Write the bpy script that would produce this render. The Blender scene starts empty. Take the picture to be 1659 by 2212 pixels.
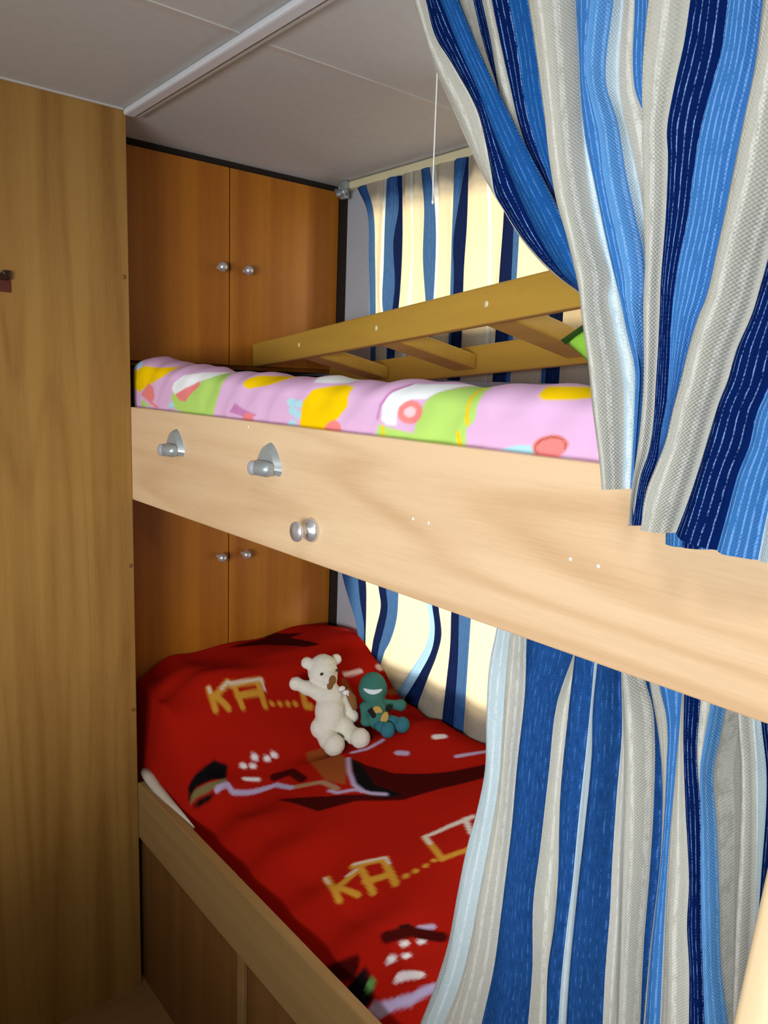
import bpy, bmesh, math, random
import numpy as np
from mathutils import Vector, Matrix

random.seed(7)
scene = bpy.context.scene
COL = scene.collection

# ------------------------------------------------------------ camera
cam_data = bpy.data.cameras.new('camera')
cam = bpy.data.objects.new('camera', cam_data)
COL.objects.link(cam)
YAW, PITCH, ROLL = 0.874852, 0.166008, 0.036516
fwd = Vector((-math.sin(YAW) * math.cos(PITCH), math.cos(YAW) * math.cos(PITCH), -math.sin(PITCH)))
rgt = Vector((math.cos(YAW), math.sin(YAW), 0))
upv = rgt.cross(fwd)
r2 = rgt * math.cos(ROLL) + upv * math.sin(ROLL)
u2 = upv * math.cos(ROLL) - rgt * math.sin(ROLL)
m = Matrix((r2, u2, -fwd)).transposed().to_4x4()
m.translation = Vector((0, 0, 1.437))
cam.matrix_world = m
cam_data.sensor_width = 36
cam_data.lens = 27.0542
cam_data.clip_start = .02
scene.camera = cam

# ------------------------------------------------------------ world, light, exposure
scene.view_settings.view_transform = 'Standard'
scene.view_settings.look = 'None'
scene.view_settings.gamma = 1
scene.view_settings.use_curve_mapping = False
scene.view_settings.exposure = -0.05
world = bpy.data.worlds.new('daylight')
scene.world = world
world.use_nodes = True
bg = world.node_tree.nodes['Background']
bg.inputs[0].default_value = (.85, .93, 1.0, 1)
bg.inputs[1].default_value = .6


def area(name, loc, target, sx, sy, power, col):
    l = bpy.data.lights.new(name, 'AREA')
    l.shape = 'RECTANGLE'
    l.size, l.size_y, l.energy, l.color = sx, sy, power, col
    o = bpy.data.objects.new(name, l)
    COL.objects.link(o)
    o.location = loc
    o.rotation_euler = (Vector(target) - Vector(loc)).to_track_quat('-Z', 'Y').to_euler()
    return o


area('daylight_upper_window', (-.95, 2.3, 1.72), (-.95, 1.2, 1.70), 2.4, .7, 42, (1, .90, .72))
area('daylight_lower_window', (-.95, 2.3, .90), (-.95, 1.2, .90), 2.4, .6, 72, (.96, .98, 1))
aisle = area('daylight_aisle_window', (.15, -1.2, 1.27), (-1.0, .6, 1.18), 1.1, .55, 18, (.95, .98, 1))
aisle.data.spread = math.radians(105)
LAMP = 22.0

# ------------------------------------------------------------ stripe edges of the curtains as (x, height) on each curtain's own plane,
# (points, forward offset, stripe colour to the next edge, bulge), all in metres
UPPER_CURTAIN = [
 ([(-0.701,1.851),(-0.681,1.812),(-0.659,1.769),(-0.628,1.721),(-0.602,1.68),(-0.582,1.651),(-0.563,1.627),(-0.55,1.612),(-0.526,1.583),(-0.491,1.551),(-0.469,1.536),(-0.449,1.523),(-0.436,1.497),(-0.417,1.435),(-0.402,1.356)], 0.0, 'beige', 0.004),
 ([(-0.673,1.84),(-0.655,1.799),(-0.626,1.763),(-0.588,1.711),(-0.574,1.679),(-0.564,1.649),(-0.556,1.625),(-0.544,1.61),(-0.519,1.581),(-0.484,1.55),(-0.463,1.535),(-0.444,1.523),(-0.429,1.496),(-0.411,1.435),(-0.397,1.357)], 0.006, 'navy', 0.004),
 ([(-0.642,1.828),(-0.608,1.771),(-0.574,1.716),(-0.55,1.669),(-0.527,1.629),(-0.506,1.596),(-0.479,1.56),(-0.459,1.539),(-0.438,1.523),(-0.423,1.495),(-0.406,1.435),(-0.392,1.358)], 0.012, 'mid', 0.012),
 ([(-0.606,1.813),(-0.574,1.759),(-0.542,1.71),(-0.511,1.665),(-0.491,1.636),(-0.468,1.603),(-0.45,1.576),(-0.434,1.549),(-0.413,1.494),(-0.398,1.435),(-0.384,1.36)], 0.022, 'mid', -0.002),
 ([(-0.632,1.829),(-0.598,1.771),(-0.566,1.721),(-0.535,1.674),(-0.512,1.643),(-0.487,1.608),(-0.468,1.581),(-0.451,1.553),(-0.429,1.495),(-0.414,1.434),(-0.399,1.357)], 0.0, 'beige', -0.003),
 ([(-0.612,1.824),(-0.594,1.778),(-0.572,1.732),(-0.564,1.713),(-0.535,1.672),(-0.514,1.643),(-0.489,1.608),(-0.471,1.582),(-0.454,1.553),(-0.431,1.496),(-0.416,1.434),(-0.402,1.356)], -0.004, 'navy', -0.002),
 ([(-0.593,1.815),(-0.577,1.771),(-0.564,1.728),(-0.557,1.71),(-0.529,1.671),(-0.508,1.641),(-0.484,1.607),(-0.465,1.58),(-0.449,1.552),(-0.426,1.495),(-0.411,1.434),(-0.397,1.357)], 0.002, 'beige', 0.003),
 ([(-0.574,1.807),(-0.559,1.764),(-0.543,1.721),(-0.53,1.687),(-0.517,1.661),(-0.5,1.637),(-0.478,1.606),(-0.46,1.579),(-0.444,1.551),(-0.421,1.495),(-0.406,1.434),(-0.393,1.358)], 0.008, 'navy', 0.004),
 ([(-0.548,1.798),(-0.532,1.748),(-0.519,1.699),(-0.504,1.662),(-0.487,1.632),(-0.471,1.605),(-0.455,1.579),(-0.441,1.551),(-0.418,1.494),(-0.403,1.434),(-0.39,1.359)], 0.012, 'mid', 0.002),
 ([(-0.524,1.793),(-0.512,1.752),(-0.494,1.68),(-0.483,1.644),(-0.47,1.606),(-0.454,1.566),(-0.441,1.523),(-0.422,1.495),(-0.408,1.434),(-0.394,1.358)], 0.004, 'mid', -0.002),
 ([(-0.516,1.785),(-0.501,1.735),(-0.484,1.675),(-0.476,1.64),(-0.465,1.603),(-0.448,1.563),(-0.433,1.521),(-0.429,1.502),(-0.424,1.482),(-0.418,1.459),(-0.41,1.421),(-0.398,1.376),(-0.393,1.352)], 0.02, 'beige', 0.022),
 ([(-0.47,1.773),(-0.464,1.736),(-0.452,1.662),(-0.441,1.615),(-0.425,1.568),(-0.41,1.53),(-0.411,1.519),(-0.403,1.492),(-0.389,1.447),(-0.385,1.415),(-0.382,1.378),(-0.38,1.353)], 0.012, 'pale', -0.004),
 ([(-0.47,1.773),(-0.464,1.737),(-0.451,1.662),(-0.435,1.614),(-0.419,1.567),(-0.408,1.537),(-0.401,1.519),(-0.389,1.484),(-0.38,1.459),(-0.376,1.422),(-0.374,1.385),(-0.373,1.354)], 0.01, 'blue', 0.006),
 ([(-0.454,1.768),(-0.452,1.707),(-0.435,1.656),(-0.425,1.613),(-0.409,1.566),(-0.397,1.529),(-0.395,1.518),(-0.384,1.487),(-0.374,1.457),(-0.372,1.422),(-0.371,1.385),(-0.37,1.355)], 0.01, 'light', 0.016),
 ([(-0.438,1.766),(-0.439,1.701),(-0.424,1.666),(-0.411,1.621),(-0.398,1.584),(-0.388,1.555),(-0.382,1.52),(-0.383,1.514),(-0.379,1.484),(-0.375,1.447),(-0.372,1.385),(-0.373,1.354)], 0.0, 'pale', -0.004),
 ([(-0.433,1.767),(-0.431,1.701),(-0.424,1.673),(-0.412,1.641),(-0.397,1.594),(-0.388,1.548),(-0.385,1.515),(-0.378,1.448),(-0.375,1.384),(-0.377,1.353)], -0.008, 'beige', -0.006),
 ([(-0.425,1.766),(-0.418,1.695),(-0.404,1.664),(-0.396,1.603),(-0.388,1.549),(-0.386,1.515),(-0.379,1.448),(-0.376,1.384),(-0.378,1.352)], -0.012, 'blue', -0.004),
 ([(-0.403,1.756),(-0.401,1.714),(-0.395,1.654),(-0.387,1.583),(-0.38,1.529),(-0.379,1.514),(-0.374,1.447),(-0.37,1.385),(-0.371,1.354)], -0.004, 'blue', 0.0),
 ([(-0.391,1.745),(-0.391,1.705),(-0.386,1.647),(-0.378,1.579),(-0.373,1.544),(-0.371,1.509),(-0.364,1.447),(-0.363,1.411),(-0.364,1.38),(-0.365,1.356),(-0.364,1.324)], 0.018, 'beige', 0.016),
 ([(-0.357,1.736),(-0.359,1.706),(-0.364,1.675),(-0.367,1.644),(-0.364,1.624),(-0.361,1.577),(-0.36,1.526),(-0.358,1.495),(-0.356,1.447),(-0.355,1.411),(-0.357,1.386),(-0.362,1.368),(-0.365,1.335),(-0.366,1.323)], 0.014, 'navy', 0.004),
 ([(-0.329,1.729),(-0.331,1.692),(-0.339,1.655),(-0.343,1.624),(-0.345,1.576),(-0.35,1.534),(-0.351,1.501),(-0.349,1.46),(-0.348,1.43),(-0.35,1.411),(-0.352,1.38),(-0.357,1.361),(-0.358,1.324)], 0.008, 'blue', 0.006),
 ([(-0.306,1.725),(-0.308,1.674),(-0.313,1.641),(-0.318,1.598),(-0.323,1.55),(-0.33,1.509),(-0.333,1.501),(-0.339,1.472),(-0.342,1.451),(-0.345,1.424),(-0.348,1.399),(-0.354,1.374),(-0.361,1.347),(-0.365,1.321)], -0.004, 'blue', -0.004),
 ([(-0.297,1.715),(-0.298,1.665),(-0.302,1.634),(-0.307,1.592),(-0.312,1.546),(-0.318,1.506),(-0.321,1.499),(-0.327,1.471),(-0.33,1.45),(-0.334,1.424),(-0.338,1.397),(-0.345,1.375),(-0.35,1.36),(-0.352,1.325)], 0.018, 'beige', 0.024),
 ([(-0.261,1.706),(-0.264,1.637),(-0.267,1.587),(-0.275,1.548),(-0.279,1.524),(-0.284,1.498),(-0.293,1.471),(-0.297,1.449),(-0.302,1.432),(-0.307,1.408),(-0.313,1.378),(-0.32,1.348),(-0.327,1.323)], 0.01, 'navy', 0.014),
 ([(-0.234,1.696),(-0.237,1.63),(-0.239,1.582),(-0.245,1.54),(-0.253,1.511),(-0.259,1.481),(-0.264,1.444),(-0.27,1.425),(-0.273,1.4),(-0.279,1.378),(-0.284,1.347),(-0.289,1.316)], 0.014, 'blue', 0.01),
 ([(-0.214,1.692),(-0.213,1.626),(-0.215,1.579),(-0.22,1.538),(-0.23,1.511),(-0.236,1.481),(-0.242,1.445),(-0.248,1.407),(-0.253,1.38),(-0.257,1.351),(-0.26,1.313)], 0.006, 'pale', 0.006),
 ([(-0.194,1.684),(-0.194,1.621),(-0.196,1.575),(-0.201,1.535),(-0.212,1.509),(-0.217,1.48),(-0.221,1.445),(-0.225,1.409),(-0.23,1.383),(-0.235,1.355),(-0.239,1.314)], 0.012, 'beige', 0.01),
 ([(-0.173,1.679),(-0.172,1.617),(-0.173,1.573),(-0.178,1.534),(-0.197,1.509),(-0.201,1.48),(-0.205,1.446),(-0.208,1.41),(-0.213,1.385),(-0.217,1.357),(-0.221,1.314)], 0.006, None, 0.0),
]
UPPER_HEM_FOLD = [
 ([(-0.351,1.354),(-0.35,1.333),(-0.348,1.307)], -0.012, 'blue', 0.004),
 ([(-0.331,1.357),(-0.331,1.332),(-0.33,1.308)], -0.008, 'navy', 0.004),
 ([(-0.314,1.353),(-0.315,1.328),(-0.315,1.309)], -0.01, 'blue', 0.004),
 ([(-0.289,1.357),(-0.29,1.332),(-0.292,1.314)], -0.01, None, 0.0),
]
LOWER_CURTAIN = [
 ([(-0.595,1.148),(-0.603,1.101),(-0.604,1.044),(-0.601,0.965),(-0.61,0.909),(-0.625,0.847),(-0.638,0.771),(-0.65,0.688),(-0.671,0.607),(-0.697,0.526)], 0.005, 'pale', 0.0125),
 ([(-0.569,1.15),(-0.571,1.097),(-0.571,1.03),(-0.572,0.959),(-0.58,0.883),(-0.591,0.802),(-0.603,0.716),(-0.618,0.647),(-0.642,0.572)], 0.015, 'beige', 0.01),
 ([(-0.55,1.146),(-0.547,1.087),(-0.551,0.992),(-0.553,0.903),(-0.559,0.802),(-0.566,0.706),(-0.58,0.615)], 0.0075, 'navy2', 0.015),
 ([(-0.49,1.144),(-0.506,1.084),(-0.51,0.997),(-0.514,0.898),(-0.518,0.824),(-0.512,0.739),(-0.512,0.662)], 0.0, 'beige', -0.015),
 ([(-0.484,1.139),(-0.486,1.087),(-0.488,0.981),(-0.482,0.875),(-0.482,0.819),(-0.486,0.759),(-0.482,0.686)], 0.005, 'navy2', 0.01),
 ([(-0.46,1.146),(-0.46,1.109),(-0.461,1.045),(-0.463,0.966),(-0.464,0.884),(-0.467,0.813),(-0.468,0.741),(-0.467,0.697)], 0.0025, 'pale', -0.0025),
 ([(-0.45,1.146),(-0.451,1.101),(-0.448,1.052),(-0.449,0.961),(-0.451,0.881),(-0.452,0.812),(-0.452,0.755),(-0.451,0.712)], 0.01, 'navy2', 0.02),
 ([(-0.431,1.143),(-0.424,1.083),(-0.423,1.009),(-0.421,0.932),(-0.418,0.868),(-0.417,0.801),(-0.414,0.733)], -0.005, 'beige', -0.0075),
 ([(-0.422,1.144),(-0.411,1.067),(-0.402,0.972),(-0.395,0.874),(-0.388,0.758)], 0.0075, 'beige', 0.02),
 ([(-0.403,1.141),(-0.393,1.118),(-0.387,1.085),(-0.381,1.015),(-0.378,0.942),(-0.376,0.854),(-0.371,0.764)], -0.0075, 'navy2', -0.0175),
 ([(-0.397,1.141),(-0.384,1.099),(-0.374,1.055),(-0.366,0.974),(-0.365,0.95),(-0.366,0.861),(-0.365,0.77)], -0.005, 'beige', 0.005),
 ([(-0.38,1.145),(-0.37,1.118),(-0.364,1.062),(-0.36,0.981),(-0.36,0.957),(-0.361,0.869),(-0.359,0.778)], 0.005, 'blue', 0.01),
 ([(-0.355,1.146),(-0.355,1.089),(-0.354,1.008),(-0.352,0.949),(-0.349,0.889),(-0.343,0.791)], 0.005, 'beige', 0.01),
 ([(-0.353,1.146),(-0.349,1.103),(-0.34,1.039),(-0.328,0.963),(-0.325,0.917),(-0.318,0.873),(-0.312,0.815)], 0.0075, 'navy', 0.0075),
 ([(-0.34,1.144),(-0.338,1.095),(-0.327,1.032),(-0.317,0.943),(-0.308,0.877),(-0.3,0.821)], 0.0, 'beige', -0.0125),
 ([(-0.326,1.145),(-0.328,1.112),(-0.329,1.089),(-0.323,1.036),(-0.313,0.948),(-0.304,0.883),(-0.296,0.827)], 0.0075, 'light', 0.0225),
 ([(-0.319,1.141),(-0.321,1.111),(-0.323,1.077),(-0.314,1.024),(-0.303,0.949),(-0.294,0.884),(-0.281,0.831)], -0.0075, 'beige', -0.0625),
 ([(-0.301,1.146),(-0.293,1.104),(-0.286,1.031),(-0.282,0.966),(-0.277,0.9),(-0.272,0.843)], 0.005, 'beige', 0.0175),
 ([(-0.289,1.143),(-0.281,1.097),(-0.269,0.994),(-0.264,0.929),(-0.26,0.851)], 0.0, 'pale', 0.0025),
 ([(-0.279,1.144),(-0.27,1.103),(-0.263,0.999),(-0.26,0.934),(-0.256,0.855)], 0.005, 'navy', 0.01),
 ([(-0.26,1.148),(-0.252,1.111),(-0.244,1.009),(-0.242,0.945),(-0.238,0.867)], 0.0025, 'beige', 0.015),
 ([(-0.231,1.143),(-0.225,1.122),(-0.217,1.024),(-0.216,0.961),(-0.211,0.887)], 0.0, None, 0.0),
]
UPPER_WINDOW_CURTAIN = [
 ([(-1.652,1.92),(-1.615,1.87),(-1.599,1.747),(-1.582,1.56)], 0.0, 'blue', 0.004),
 ([(-1.606,1.914),(-1.581,1.864),(-1.566,1.743),(-1.553,1.559)], 0.006, 'beige', 0.006),
 ([(-1.543,1.919),(-1.544,1.783),(-1.545,1.677),(-1.537,1.611),(-1.521,1.563)], 0.004, 'pale', 0.002),
 ([(-1.533,1.917),(-1.535,1.824),(-1.534,1.719),(-1.534,1.633),(-1.516,1.565)], 0.004, 'blue', 0.006),
 ([(-1.491,1.918),(-1.482,1.858),(-1.497,1.778),(-1.486,1.672),(-1.5,1.564)], 0.006, 'navy', 0.006),
 ([(-1.48,1.919),(-1.47,1.776),(-1.471,1.672),(-1.48,1.566)], 0.0, 'beige', 0.004),
 ([(-1.443,1.916),(-1.429,1.77),(-1.429,1.668),(-1.443,1.573)], 0.008, 'pale', 0.003),
 ([(-1.436,1.917),(-1.426,1.77),(-1.422,1.668),(-1.432,1.573)], 0.006, 'beige', 0.006),
 ([(-1.411,1.925),(-1.396,1.846),(-1.392,1.727),(-1.379,1.645),(-1.366,1.579)], 0.002, 'blue', 0.006),
 ([(-1.377,1.922),(-1.359,1.86),(-1.347,1.781),(-1.344,1.682),(-1.347,1.58)], 0.006, 'pale', 0.002),
 ([(-1.358,1.921),(-1.346,1.858),(-1.341,1.78),(-1.338,1.682),(-1.345,1.581)], 0.004, 'beige', 0.008),
 ([(-1.302,1.928),(-1.299,1.813),(-1.296,1.718),(-1.293,1.589)], 0.002, 'blue', 0.006),
 ([(-1.26,1.923),(-1.28,1.821),(-1.289,1.755),(-1.282,1.677),(-1.281,1.59)], 0.006, 'navy', 0.006),
 ([(-1.26,1.926),(-1.255,1.789),(-1.257,1.695),(-1.254,1.593)], 0.0, 'beige', 0.008),
 ([(-1.205,1.918),(-1.195,1.852),(-1.181,1.742),(-1.175,1.602)], 0.006, 'pale', 0.002),
 ([(-1.194,1.917),(-1.186,1.851),(-1.175,1.742),(-1.169,1.604)], 0.004, 'beige', 0.006),
 ([(-1.152,1.923),(-1.147,1.789),(-1.149,1.685),(-1.15,1.606)], 0.002, 'navy', 0.006),
 ([(-1.121,1.92),(-1.115,1.784),(-1.113,1.735),(-1.111,1.608)], 0.006, 'blue', 0.004),
 ([(-1.104,1.92),(-1.1,1.782),(-1.099,1.716),(-1.099,1.611)], 0.004, 'beige', 0.008),
 ([(-1.036,1.92),(-1.024,1.759),(-1.019,1.667),(-1.019,1.619)], 0.002, 'blue', 0.004),
 ([(-1.024,1.919),(-1.012,1.757),(-1.007,1.666),(-1.007,1.62)], 0.004, 'navy', 0.006),
 ([(-0.994,1.919),(-0.982,1.754),(-0.977,1.664),(-0.976,1.623)], 0.002, 'beige', 0.008),
 ([(-0.92,1.917),(-0.907,1.744),(-0.9,1.631)], 0.004, 'blue', 0.006),
 ([(-0.89,1.917),(-0.876,1.74),(-0.869,1.629)], 0.004, 'beige', 0.008),
 ([(-0.795,1.919),(-0.778,1.727),(-0.774,1.653)], 0.004, None, 0.0),
]
LOWER_WINDOW_CURTAIN = [
 ([(-1.684,0.96),(-1.673,0.903),(-1.638,0.839),(-1.61,0.794)], 0.0, 'blue', 0.004),
 ([(-1.619,0.973),(-1.598,0.913),(-1.585,0.852),(-1.567,0.799)], 0.004, 'navy', 0.003),
 ([(-1.593,0.977),(-1.568,0.91),(-1.562,0.838),(-1.561,0.774)], 0.0, 'beige', 0.006),
 ([(-1.519,0.968),(-1.509,0.908),(-1.497,0.862),(-1.513,0.795),(-1.523,0.76)], 0.004, 'navy', 0.004),
 ([(-1.491,0.974),(-1.478,0.909),(-1.469,0.862),(-1.484,0.79),(-1.496,0.755)], 0.004, 'blue', 0.004),
 ([(-1.432,0.974),(-1.433,0.907),(-1.436,0.84),(-1.459,0.772),(-1.478,0.741)], 0.0, 'beige', 0.01),
 ([(-1.341,0.97),(-1.323,0.908),(-1.308,0.863),(-1.32,0.801),(-1.367,0.727),(-1.413,0.656)], 0.004, 'light', 0.003),
 ([(-1.317,0.976),(-1.303,0.91),(-1.29,0.856),(-1.296,0.802),(-1.332,0.732),(-1.385,0.647)], 0.004, 'navy', 0.004),
 ([(-1.293,0.969),(-1.284,0.909),(-1.27,0.844),(-1.283,0.788),(-1.311,0.72),(-1.338,0.651)], 0.0, 'beige', 0.008),
 ([(-1.237,0.966),(-1.237,0.904),(-1.235,0.826),(-1.241,0.738),(-1.249,0.636)], 0.004, 'navy', 0.004),
 ([(-1.212,0.972),(-1.211,0.909),(-1.207,0.806),(-1.21,0.639)], 0.004, 'blue', 0.003),
 ([(-1.178,0.963),(-1.177,0.908),(-1.178,0.814),(-1.18,0.638)], 0.0, 'beige', 0.01),
 ([(-1.093,0.952),(-1.095,0.899),(-1.091,0.761),(-1.097,0.655)], 0.004, 'pale', 0.004),
 ([(-1.047,0.959),(-1.042,0.857),(-1.036,0.668)], 0.004, 'blue', 0.006),
 ([(-1.012,0.952),(-1.008,0.867),(-1.001,0.675)], 0.0, 'beige', 0.01),
 ([(-0.914,0.96),(-0.911,0.897),(-0.901,0.697)], 0.004, None, 0.0),
]

# prints and dark patches of the fabrics: (colour, stroke width or 0 for a filled patch, points on the cloth in metres)
BEDSPREAD_PRINT = [
 ('maroon',0,[(-1.283,0.999),(-1.224,1.001),(-1.163,1.026),(-1.11,1.089),(-1.036,1.181),(-1.007,1.215),(-0.977,1.181),(-1.005,1.148),(-1.053,1.063),(-1.085,0.987),(-1.15,0.913),(-1.179,0.839),(-1.293,0.811),(-1.204,0.88),(-1.137,0.953),(-1.19,0.944)]),  # broad dark red area
 ('black',0,[(-1.283,0.999),(-1.233,0.992),(-1.159,0.97),(-1.097,0.997),(-1.114,0.965),(-1.157,0.939),(-1.189,0.938)]),
 ('maroon',0.02,[(-1.358,0.846),(-1.343,0.881),(-1.299,0.881)]),
 ('orange',0,[(-1.385,0.949),(-1.378,0.998),(-1.29,0.994),(-1.202,0.925),(-1.247,0.906),(-1.35,0.931)]),
 ('tan',0.012,[(-1.298,0.852),(-1.275,0.875),(-1.252,0.899),(-1.207,0.907)]),
 ('black',0,[(-1.438,0.678),(-1.445,0.702),(-1.449,0.745),(-1.431,0.77),(-1.401,0.75),(-1.409,0.715),(-1.421,0.69),(-1.42,0.672)]),
 ('olive',0,[(-1.417,0.673),(-1.423,0.68),(-1.402,0.721),(-1.404,0.751),(-1.385,0.746),(-1.395,0.704)]),
 ('black',0,[(-1.409,0.675),(-1.402,0.689),(-1.383,0.715),(-1.383,0.702),(-1.396,0.682)]),
 ('lilac',0.012,[(-1.386,0.721),(-1.389,0.746),(-1.37,0.749),(-1.358,0.779),(-1.347,0.815),(-1.337,0.838),(-1.298,0.852)]),
 ('lilac',0.008,[(-1.215,0.893),(-1.197,0.899),(-1.175,0.932),(-1.145,0.949),(-1.122,0.971)]),
 ('lilac',0.01,[(-1.287,0.996),(-1.233,0.958),(-1.189,0.938),(-1.163,0.939)]),
 ('white',0.01,[(-1.419,0.828),(-1.416,0.833)]),
 ('white',0.01,[(-1.406,0.853),(-1.404,0.858)]),
 ('white',0.01,[(-1.406,0.871),(-1.403,0.876)]),
 ('white',0.01,[(-1.417,0.798),(-1.414,0.803)]),
 ('white',0.01,[(-1.408,0.817),(-1.405,0.822)]),
 ('white',0.009,[(-1.388,0.788),(-1.374,0.814)]),
 ('white',0.018,[(-1.188,1.172),(-1.179,1.188)]),
 ('lilac',0.014,[(-1.213,1.079),(-1.197,1.091)]),
 ('lilac',0.01,[(-1.108,1.161),(-1.067,1.214),(-1.042,1.254)]),
 ('orange',0.02,[(-1.359,1.073),(-1.364,1.094)]),
 ('lilac',0.01,[(-1.301,1.018),(-1.281,1.046),(-1.273,1.084)]),
 ('pinkish',0.018,[(-1.469,1.23),(-1.467,1.263)]),
 ('pinkish',0.01,[(-1.482,1.128),(-1.478,1.176)]),
 ('orange',0.018,[(-1.412,1.223),(-1.4,1.264)]),
 ('orange',0.018,[(-1.467,1.117),(-1.449,1.119),(-1.422,1.096)]),
 ('black',0.012,[(-1.756,1.035),(-1.741,1.084),(-1.69,1.095)]),
 ('maroon',0,[(-1.719,0.932),(-1.738,1.024),(-1.745,1.086),(-1.681,1.134),(-1.687,1.093),(-1.582,1.118),(-1.589,1.073),(-1.681,1.019)]),  # dark red patch near the pillow end
 ('black',0,[(-1.737,1.282),(-1.713,1.298),(-1.637,1.289),(-1.565,1.266),(-1.577,1.235),(-1.687,1.27)]),  # black patch at the back corner by the curtain
 ('gold',0.013,[(-1.542,0.78),(-1.503,0.777)]),
 ('gold',0.013,[(-1.537,0.828),(-1.52,0.78)]),
 ('gold',0.013,[(-1.518,0.791),(-1.496,0.806)]),
 ('gold',0.013,[(-1.531,0.83),(-1.526,0.91)]),
 ('gold',0.013,[(-1.529,0.838),(-1.49,0.839)]),
 ('gold',0.013,[(-1.526,0.9),(-1.481,0.894)]),
 ('gold',0.013,[(-1.509,0.837),(-1.506,0.898)]),
 ('gold',0.013,[(-1.482,1.0),(-1.46,0.995),(-1.455,1.006)]),
 ('pale',0.005,[(-1.533,0.831),(-1.528,0.911),(-1.508,0.909)]),
 ('pale',0.005,[(-1.543,0.781),(-1.534,0.78)]),
 ('pale',0.005,[(-1.538,0.828),(-1.53,0.806)]),
 ('gold',0.01,[(-1.483,0.913),(-1.482,0.915)]),
 ('gold',0.01,[(-1.479,0.933),(-1.479,0.935)]),
 ('gold',0.01,[(-1.475,0.953),(-1.475,0.955)]),
 ('gold',0.01,[(-1.471,0.971),(-1.47,0.973)]),
 ('gold',0.013,[(-1.031,0.757),(-0.965,0.736)]),
 ('gold',0.013,[(-0.998,0.799),(-0.993,0.747)]),
 ('gold',0.013,[(-0.988,0.754),(-0.954,0.768)]),
 ('gold',0.013,[(-1.013,0.803),(-0.977,0.85)]),
 ('gold',0.013,[(-1.0,0.809),(-0.938,0.79)]),
 ('gold',0.013,[(-0.978,0.846),(-0.918,0.825)]),
 ('gold',0.013,[(-0.966,0.795),(-0.942,0.832)]),
 ('gold',0.013,[(-0.97,0.942),(-0.892,0.912)]),
 ('gold',0.013,[(-0.892,0.912),(-0.881,0.972),(-0.883,0.998)]),
 ('pale',0.01,[(-0.936,1.035),(-0.958,0.991),(-0.972,0.944),(-0.947,0.933)]),
 ('pale',0.01,[(-0.944,1.023),(-0.91,1.005),(-0.899,1.014)]),
 ('pale',0.005,[(-1.035,0.756),(-1.016,0.751)]),
 ('pale',0.005,[(-1.015,0.806),(-0.98,0.852),(-0.962,0.847)]),
 ('pale',0.005,[(-1.004,0.782),(-1.001,0.801)]),
 ('gold',0.01,[(-0.915,0.844),(-0.913,0.846)]),
 ('gold',0.01,[(-0.908,0.861),(-0.906,0.862)]),
 ('gold',0.01,[(-0.902,0.88),(-0.901,0.881)]),
 ('gold',0.01,[(-0.901,0.899),(-0.899,0.9)]),
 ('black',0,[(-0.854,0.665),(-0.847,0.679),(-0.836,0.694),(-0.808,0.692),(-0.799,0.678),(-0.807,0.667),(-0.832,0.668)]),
 ('green',0.012,[(-0.816,0.687),(-0.813,0.688)]),
 ('lilac',0,[(-0.797,0.67),(-0.796,0.679),(-0.782,0.682),(-0.753,0.693),(-0.763,0.678),(-0.773,0.667)]),
 ('lilac',0.011,[(-0.77,0.673),(-0.754,0.688),(-0.733,0.7),(-0.717,0.721),(-0.705,0.741)]),
 ('white',0.013,[(-0.773,0.71),(-0.743,0.726)]),
 ('white',0.009,[(-0.807,0.746),(-0.805,0.752)]),
 ('white',0.009,[(-0.794,0.771),(-0.792,0.777)]),
 ('white',0.009,[(-0.804,0.717),(-0.8,0.721)]),
 ('white',0.009,[(-0.79,0.736),(-0.788,0.741)]),
 ('lilac',0.01,[(-0.813,0.786),(-0.802,0.806)]),
 ('black',0.012,[(-0.829,0.763),(-0.825,0.773)]),
 ('maroon',0.02,[(-0.83,0.732),(-0.816,0.772),(-0.778,0.804)]),
 ('maroon',0.02,[(-0.897,0.66),(-0.855,0.684)]),
]
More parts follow.
